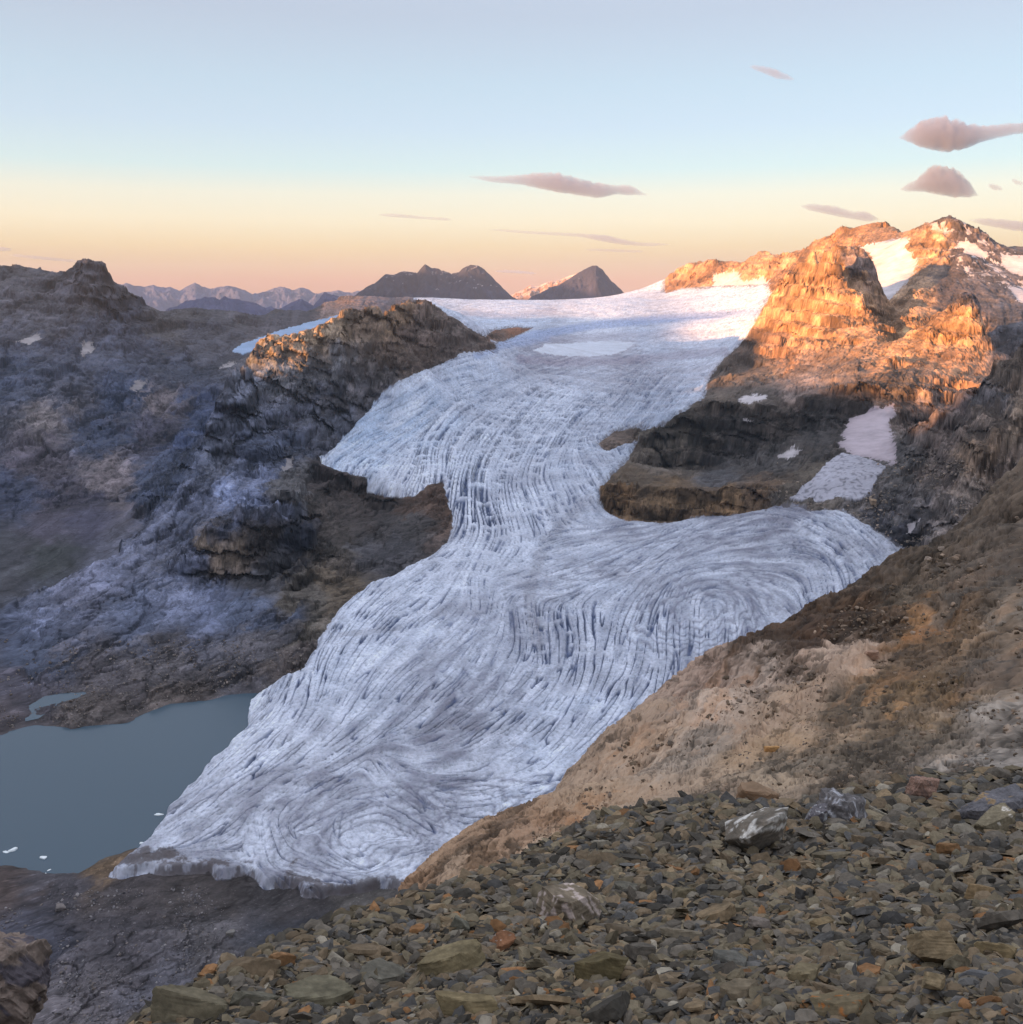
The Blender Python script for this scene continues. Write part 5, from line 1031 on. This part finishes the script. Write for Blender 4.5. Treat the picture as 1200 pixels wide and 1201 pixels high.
#@@SMALL
# ================================================================== 5. floating ice, stray boulders
rs = np.random.RandomState(29)
def berg(px, py, w, hgt, label, asp=.6, yaw=0, group=None):
    a_, t_ = ray(px, py); r_ = -550.0 / t_; x, y = r_ * math.sin(a_), r_ * math.cos(a_)
    s_ = w * math.hypot(r_, 550) / F / 2
    v, f = fract_shape(rs, 3, .6, 6, .08); v = v * np.array([s_, s_ * asp, hgt]) @ rot('z', yaw).T
    v[:, 2] -= v[:, 2].min() * .55
    o = mesh_obj('iceberg', v, f, M_berg, np.ones((len(v), 3)) * srgb((232, 240, 244)), smooth=False); o.location = (x, y, -551.2)
    tag(o, label, 'iceberg', group)
berg(8,999,9,2.0,'thin flat iceberg left of the squarish one near the near shore')
berg(16,997,9,3.0,'squarish white iceberg near the left edge of the lake',.8,.6)
berg(51,1006,11,2.6,'white iceberg with an oblong top, between shore pack and open lake',.55,-.3)
berg(187,955,11,2.2,'elongated white iceberg beside the glacier front',.4,0)
berg(167,989,6,2.4,'tiny iceberg touching the glacier front near the snout',.8,0)
berg(1,1018,6,2.0,'tiny iceberg cut by the left edge near the shore',.7,.4)
for k, (x, y, w, l_) in enumerate([(47,1026,5,'topmost floe of the small ice pack by the near shore'),(52,1029,6,'right floe of the small ice pack by the near shore'),(43,1031,5,'left floe of the small ice pack by the near shore'),(49,1033,5,'middle floe of the small ice pack by the near shore'),(58,1020,5,'slender floe drifting just above the small ice pack'),(40,1035,4,'lowest floe of the small ice pack by the near shore'),(54,1024,4,'small floe between slender floe and the ice pack')]):
    berg(x, y, w, 1.4, l_, rs.uniform(.4, .9), rs.uniform(0, 3), 'floes of the small ice pack')
def boulder(Sh, px, py, w, col, label, flat=.6, grp=None):
    x, y, z = Sh.place(px, py); s_ = w * math.sqrt(x * x + y * y + z * z) / F / 2
    v, f = fract_shape(rs, 4, flat, 8, .05); v = v * s_ * np.array([1, .8, .9])
    o = mesh_obj('boulder', v, f, M_rock if Sh is B else M_slab, mottle(v / s_, rs, col), smooth=False); o.location = (x, y, z + s_ * .25); tag(o, label, 'boulder', grp)
boulder(B,71,1066,14,(150,142,140),'pale boulder lying alone on the dark moraine at lower left')
boulder(B,270,1097,12,(150,146,142),'pale boulder on the grey moraine hump right of the middle')
boulder(B,1024,591,12,(188,164,140),'cream boulder below the small hanging glacier')
boulder(H2,1088,656,9,(196,176,160),'pale pinkish boulder at the rim of the brown ridge by the ice')
boulder(H2,1103,646,8,(186,168,152),'second pale boulder just up the rim of the brown ridge')
boulder(B,962,533,6,(130,120,112),'grey boulder right beside the pale snow patch') if False else None
boulder(H2,905,882,20,(206,160,108),'bright tan block on the tan rib of the middle slope')
boulder(H2,1023,772,22,(184,150,128),'knobbly pinkish block crowning the upper end of the tan rib')
boulder(H2,842,962,60,(158,132,108),'big tan block at the foot of the middle slope above the scree',.55)
boulder(H2,885,940,50,(152,126,102),'second tan block with a dark gap under it, up right of the big one',.5)
#@@SKY
# ================================================================== 6. clouds
def vol_mat(name, dens, col, aniso=0.2):
    m = bpy.data.materials.new(name); m.use_nodes = True; nt = m.node_tree; nt.nodes.remove(nt.nodes['Principled BSDF'])
    v = nt.nodes.new('ShaderNodeVolumePrincipled'); v.inputs['Density'].default_value = dens; v.inputs['Color'].default_value = (*col, 1); v.inputs['Anisotropy'].default_value = aniso
    nt.links.new(v.outputs[0], nt.nodes['Material Output'].inputs['Volume']); return m
M_cloud = vol_mat('cloud_vapour', .0024, (.52, .56, .72))
def cloud(label, spine, r_, seed):
    """spine: (px, py, half height px) along the cloud; it becomes one closed lumpy lens of vapour"""
    n = 90; m_ = 36; sx = np.array([p[0] for p in spine], float); u = np.linspace(sx[0], sx[-1], n)
    cy = np.interp(u, sx, [p[1] for p in spine]); hh = np.interp(u, sx, [max(p[2], p[2] * .8 + .8) for p in spine])
    cy = np.convolve(np.pad(cy, 4, mode='edge'), np.ones(9) / 9, 'valid'); hh = np.convolve(np.pad(hh, 3, mode='edge'), np.ones(7) / 7, 'valid')
    e = np.linspace(0, 1, n); hh = hh * np.clip(np.minimum(e, 1 - e) * 9, 0, 1) ** .6
    V = []
    for i in range(n):
        a_, t_ = ray(u[i], cy[i]); z = t_ * r_; h = hh[i] * r_ / F
        for j in range(m_):
            th = 2 * math.pi * j / m_; ny = .20 * perlin(np.array([u[i] / 7.]), np.array([math.cos(th) * 1.2 + math.sin(th) * 2.0]), seed)[0] + .10 * perlin(np.array([u[i] / 3.]), np.array([math.cos(th) * 2.4 + math.sin(th) * 4]), seed + 3)[0]
            k = 1 + (1.3 if math.sin(th) > 0 else .6) * ny
            dz = h * math.sin(th) * k; dr = h * 2.6 * math.cos(th) * k
            V.append(((r_ + dr) * math.sin(a_), (r_ + dr) * math.cos(a_), z + dz))
    Fq = [[i * m_ + j, i * m_ + (j + 1) % m_, (i + 1) * m_ + (j + 1) % m_, (i + 1) * m_ + j] for i in range(n - 1) for j in range(m_)]
    me = bpy.data.meshes.new('cloud'); me.from_pydata(V, [], Fq + [list(range(m_))[::-1], [(n - 1) * m_ + j for j in range(m_)]]); me.materials.append(M_cloud)
    o = bpy.data.objects.new('cloud', me); COL.objects.link(o); tag(o, label, 'cloud')
cloud('long grey violet cloud with ragged right end above the middle peaks', [(548,207,1.6),(580,211,3),(610,211,5),(630,212,8),(650,214,10),(670,218,9),(690,222,8),(705,225,8),(715,222,6),(724,224,4),(735,222,6),(750,226,4),(763,231,1)], 26000, 3)
cloud('thin streak cloud over the pyramid peak, rosy towards its right end', [(570,269,.8),(620,273,1),(680,276,1.5),(710,280,4),(730,284,3),(750,287,1.6),(788,287,1.6)], 30000, 13)
cloud('shorter thin streak cloud right under the rosy ended one', [(686,293,.8),(720,294,1.4),(757,295.5,.8)], 30000, 23)
cloud('faint thin streak cloud left of the middle', [(442,252,.8),(470,253.5,1.6),(500,256,.8),(532,258,1.2)], 31000, 33)
cloud('small grey cloud highest in the sky', [(878,78,1),(895,82,3),(910,87,4),(932,94,1)], 24000, 43)
cloud('large rosy grey lens cloud reaching the right edge, upper of two', [(1052,163,3),(1070,158,10),(1090,157,14),(1110,159,16),(1130,161,12),(1155,157,7),(1190,151,5),(1230,150,5),(1280,158,1)], 26000, 53)
cloud('rosy lens cloud with a peaked top, lower of two at right', [(1053,223,1),(1075,218,6),(1088,211,12),(1105,212,14),(1120,216,13),(1135,222,8),(1148,230,2)], 26000, 63)
cloud('grey violet cloud just above the sunlit skyline', [(938,242,2),(955,244,4),(980,248,5),(1000,253,4),(1015,254,5),(1032,258,2)], 26000, 73)
cloud('dark grey cloud bar behind the highest summit at the right edge', [(1134,258,1),(1160,261,4),(1190,265,5),(1230,269,5),(1280,272,1)], 27000, 83)
cloud('wisp of cloud at the right edge between the two lens clouds', [(1186,211,1),(1192,214,2),(1200,216,1)], 26000, 93)
cloud('little cloud puff right of the peaked lens cloud', [(1158,217,1),(1166,220,2.6),(1176,222,1)], 26000, 97)
cloud('faint dark wisp at the left edge over the knob mountain', [(-40,290,1),(0,292,2),(16,293,1)], 36000, 103)
cloud('very faint flat streak above the knob mountain', [(10,299,.8),(50,303,1.2),(95,307,.8)], 36000, 107)
cloud('faint flat streak just left of the pyramid peak top', [(580,318,.8),(605,319,1.3),(630,321,.7)], 60000, 109)
# ================================================================== 7. air, sun, sky, camera
if os.environ.get('SC_HAZE', '1') == '1':
    M_h = vol_mat('haze_air', 1.35e-5, (.72, .84, 1.0), .25)
    me = bpy.data.meshes.new('haze'); x0, x1, y0, y1, z0, z1 = -45000, 45000, -9000, 44000, -1002, 1440
    me.from_pydata([(x, y, z) for z in (z0, z1) for y in (y0, y1) for x in (x0, x1)], [], [(0, 2, 3, 1), (4, 5, 7, 6), (0, 1, 5, 4), (2, 6, 7, 3), (0, 4, 6, 2), (1, 3, 7, 5)])
    me.materials.append(M_h); o = bpy.data.objects.new('haze', me); COL.objects.link(o); tag(o, 'thin bluish evening haze over the whole landscape', 'haze', kind='stuff')
elev = math.atan(TANE)
sun = bpy.data.lights.new('sun', 'SUN'); sun.energy = 5.0; sun.angle = math.radians(.5); sun.color = (1.0, .47, .17)
so = bpy.data.objects.new('sun', sun); COL.objects.link(so)
dirv = Vector((SD[0] * math.cos(elev), SD[1] * math.cos(elev), -math.sin(elev)))
so.rotation_euler = dirv.to_track_quat('-Z', 'Y').to_euler()
w = bpy.data.worlds.new('World'); bpy.context.scene.world = w; w.use_nodes = True; nt = w.node_tree; L = nt.links
bg = nt.nodes['Background']; sky = N(nt, 'ShaderNodeTexSky', sky_type='NISHITA'); sky.sun_disc = False
sky.sun_elevation = elev; sky.sun_rotation = math.atan2(-SD[0], -SD[1]); sky.altitude = 2800; sky.air_density = 1.0; sky.dust_density = 1.5; sky.ozone_density = 2.0
# evening colours of the sky from the horizon up (the Nishita sky is graded towards them)
GRAD = [(-90,(.45,.42,.45)),(0,(.86,.44,.30)),(1.0,(.88,.45,.29)),(1.9,(.83,.55,.32)),(2.8,(.92,.71,.42)),(4.2,(1.0,.90,.67)),(5.6,(.94,.94,.80)),(6.9,(.72,.90,.92)),(9.1,(.63,.80,.95)),(11.2,(.58,.75,.90)),(14.5,(.54,.64,.79)),(20,(.56,.64,.80)),(35,(.75,.82,.96)),(60,(1.0,1.05,1.18)),(90,(1.05,1.1,1.2))]
NISH = [(1,(.361,.447,.357)),(3,(.271,.408,.431)),(5,(.204,.345,.439)),(8,(.149,.275,.404)),(11,(.118,.227,.361)),(14,(.094,.184,.314)),(17,(.082,.161,.282)),(20,(.067,.137,.251)),(30,(.047,.098,.184)),(45,(.035,.071,.137)),(60,(.027,.059,.114)),(90,(.026,.055,.106))]
EXPO = 4.0
def ramp(pts, scale):
    r_ = N(nt, 'ShaderNodeValToRGB'); L.new(zmap.outputs[0], r_.inputs[0]); e_ = r_.color_ramp.elements
    while len(e_) > 1: e_.remove(e_[0])
    first = True
    for d_, c_ in pts:
        z_ = math.sin(math.radians(d_)); p_ = math.sqrt(max(0, z_)) if z_ >= 0 else 0
        col = [min(1, v / scale) for v in c_] + [1]
        if first: e_[0].position = p_; e_[0].color = col; first = False
        else: q_ = e_.new(p_); q_.color = col
    v_ = N(nt, 'ShaderNodeVectorMath', operation='SCALE'); L.new(r_.outputs[0], v_.inputs[0]); v_.inputs['Scale'].default_value = scale; return v_.outputs[0]
tc = N(nt, 'ShaderNodeTexCoord'); sep = N(nt, 'ShaderNodeSeparateXYZ'); L.new(tc.outputs['Generated'], sep.inputs[0])
mx0 = N(nt, 'ShaderNodeMath', operation='MAXIMUM'); L.new(sep.outputs['Z'], mx0.inputs[0]); mx0.inputs[1].default_value = 0; zmap = N(nt, 'ShaderNodeMath', operation='SQRT'); L.new(mx0.outputs[0], zmap.inputs[0])
nz_ = lambda d_: np.array([np.interp(d_, [q[0] for q in NISH], [q[1][k] for q in NISH]) for k in range(3)])
gpts = [(d_, tuple(np.array(c_) / EXPO / .12)) for d_, c_ in GRAD if d_ >= 0]
mpts = [(d_, tuple(np.array(c_) / EXPO / nz_(max(1, d_)))) for d_, c_ in GRAD if d_ >= 0]
pure = ramp(gpts, 3.0); mult = ramp(mpts, 12.0)
vm = N(nt, 'ShaderNodeVectorMath', operation='MULTIPLY'); L.new(sky.outputs[0], vm.inputs[0]); L.new(mult, vm.inputs[1])
mxs = N(nt, 'ShaderNodeMix', data_type='RGBA'); mxs.inputs[0].default_value = .25; L.new(pure, mxs.inputs[6]); L.new(vm.outputs[0], mxs.inputs[7]); L.new(mxs.outputs[2], bg.inputs['Color'])
bg.inputs['Strength'].default_value = .12
cam = bpy.data.cameras.new('camera'); co = bpy.data.objects.new('camera', cam); COL.objects.link(co)
co.location = (0, 0, 0); co.rotation_euler = (math.pi / 2 - P, 0, 0); cam.sensor_width = 36; cam.lens = 36 * F / 1200; cam.clip_start = .1; cam.clip_end = 200000
sc = bpy.context.scene; sc.camera = co
sc.view_settings.view_transform = 'Standard'; sc.view_settings.look = 'None'; sc.view_settings.gamma = 1; sc.view_settings.exposure = float(os.environ.get('SC_EXP', '2.0'))
cy_ = sc.cycles; cy_.max_bounces = 4; cy_.diffuse_bounces = 2; cy_.glossy_bounces = 2; cy_.volume_bounces = 1; cy_.transparent_max_bounces = 8; cy_.use_denoising = os.environ.get('SC_DN', '1') == '1'; cy_.use_adaptive_sampling = True; cy_.adaptive_threshold = .01
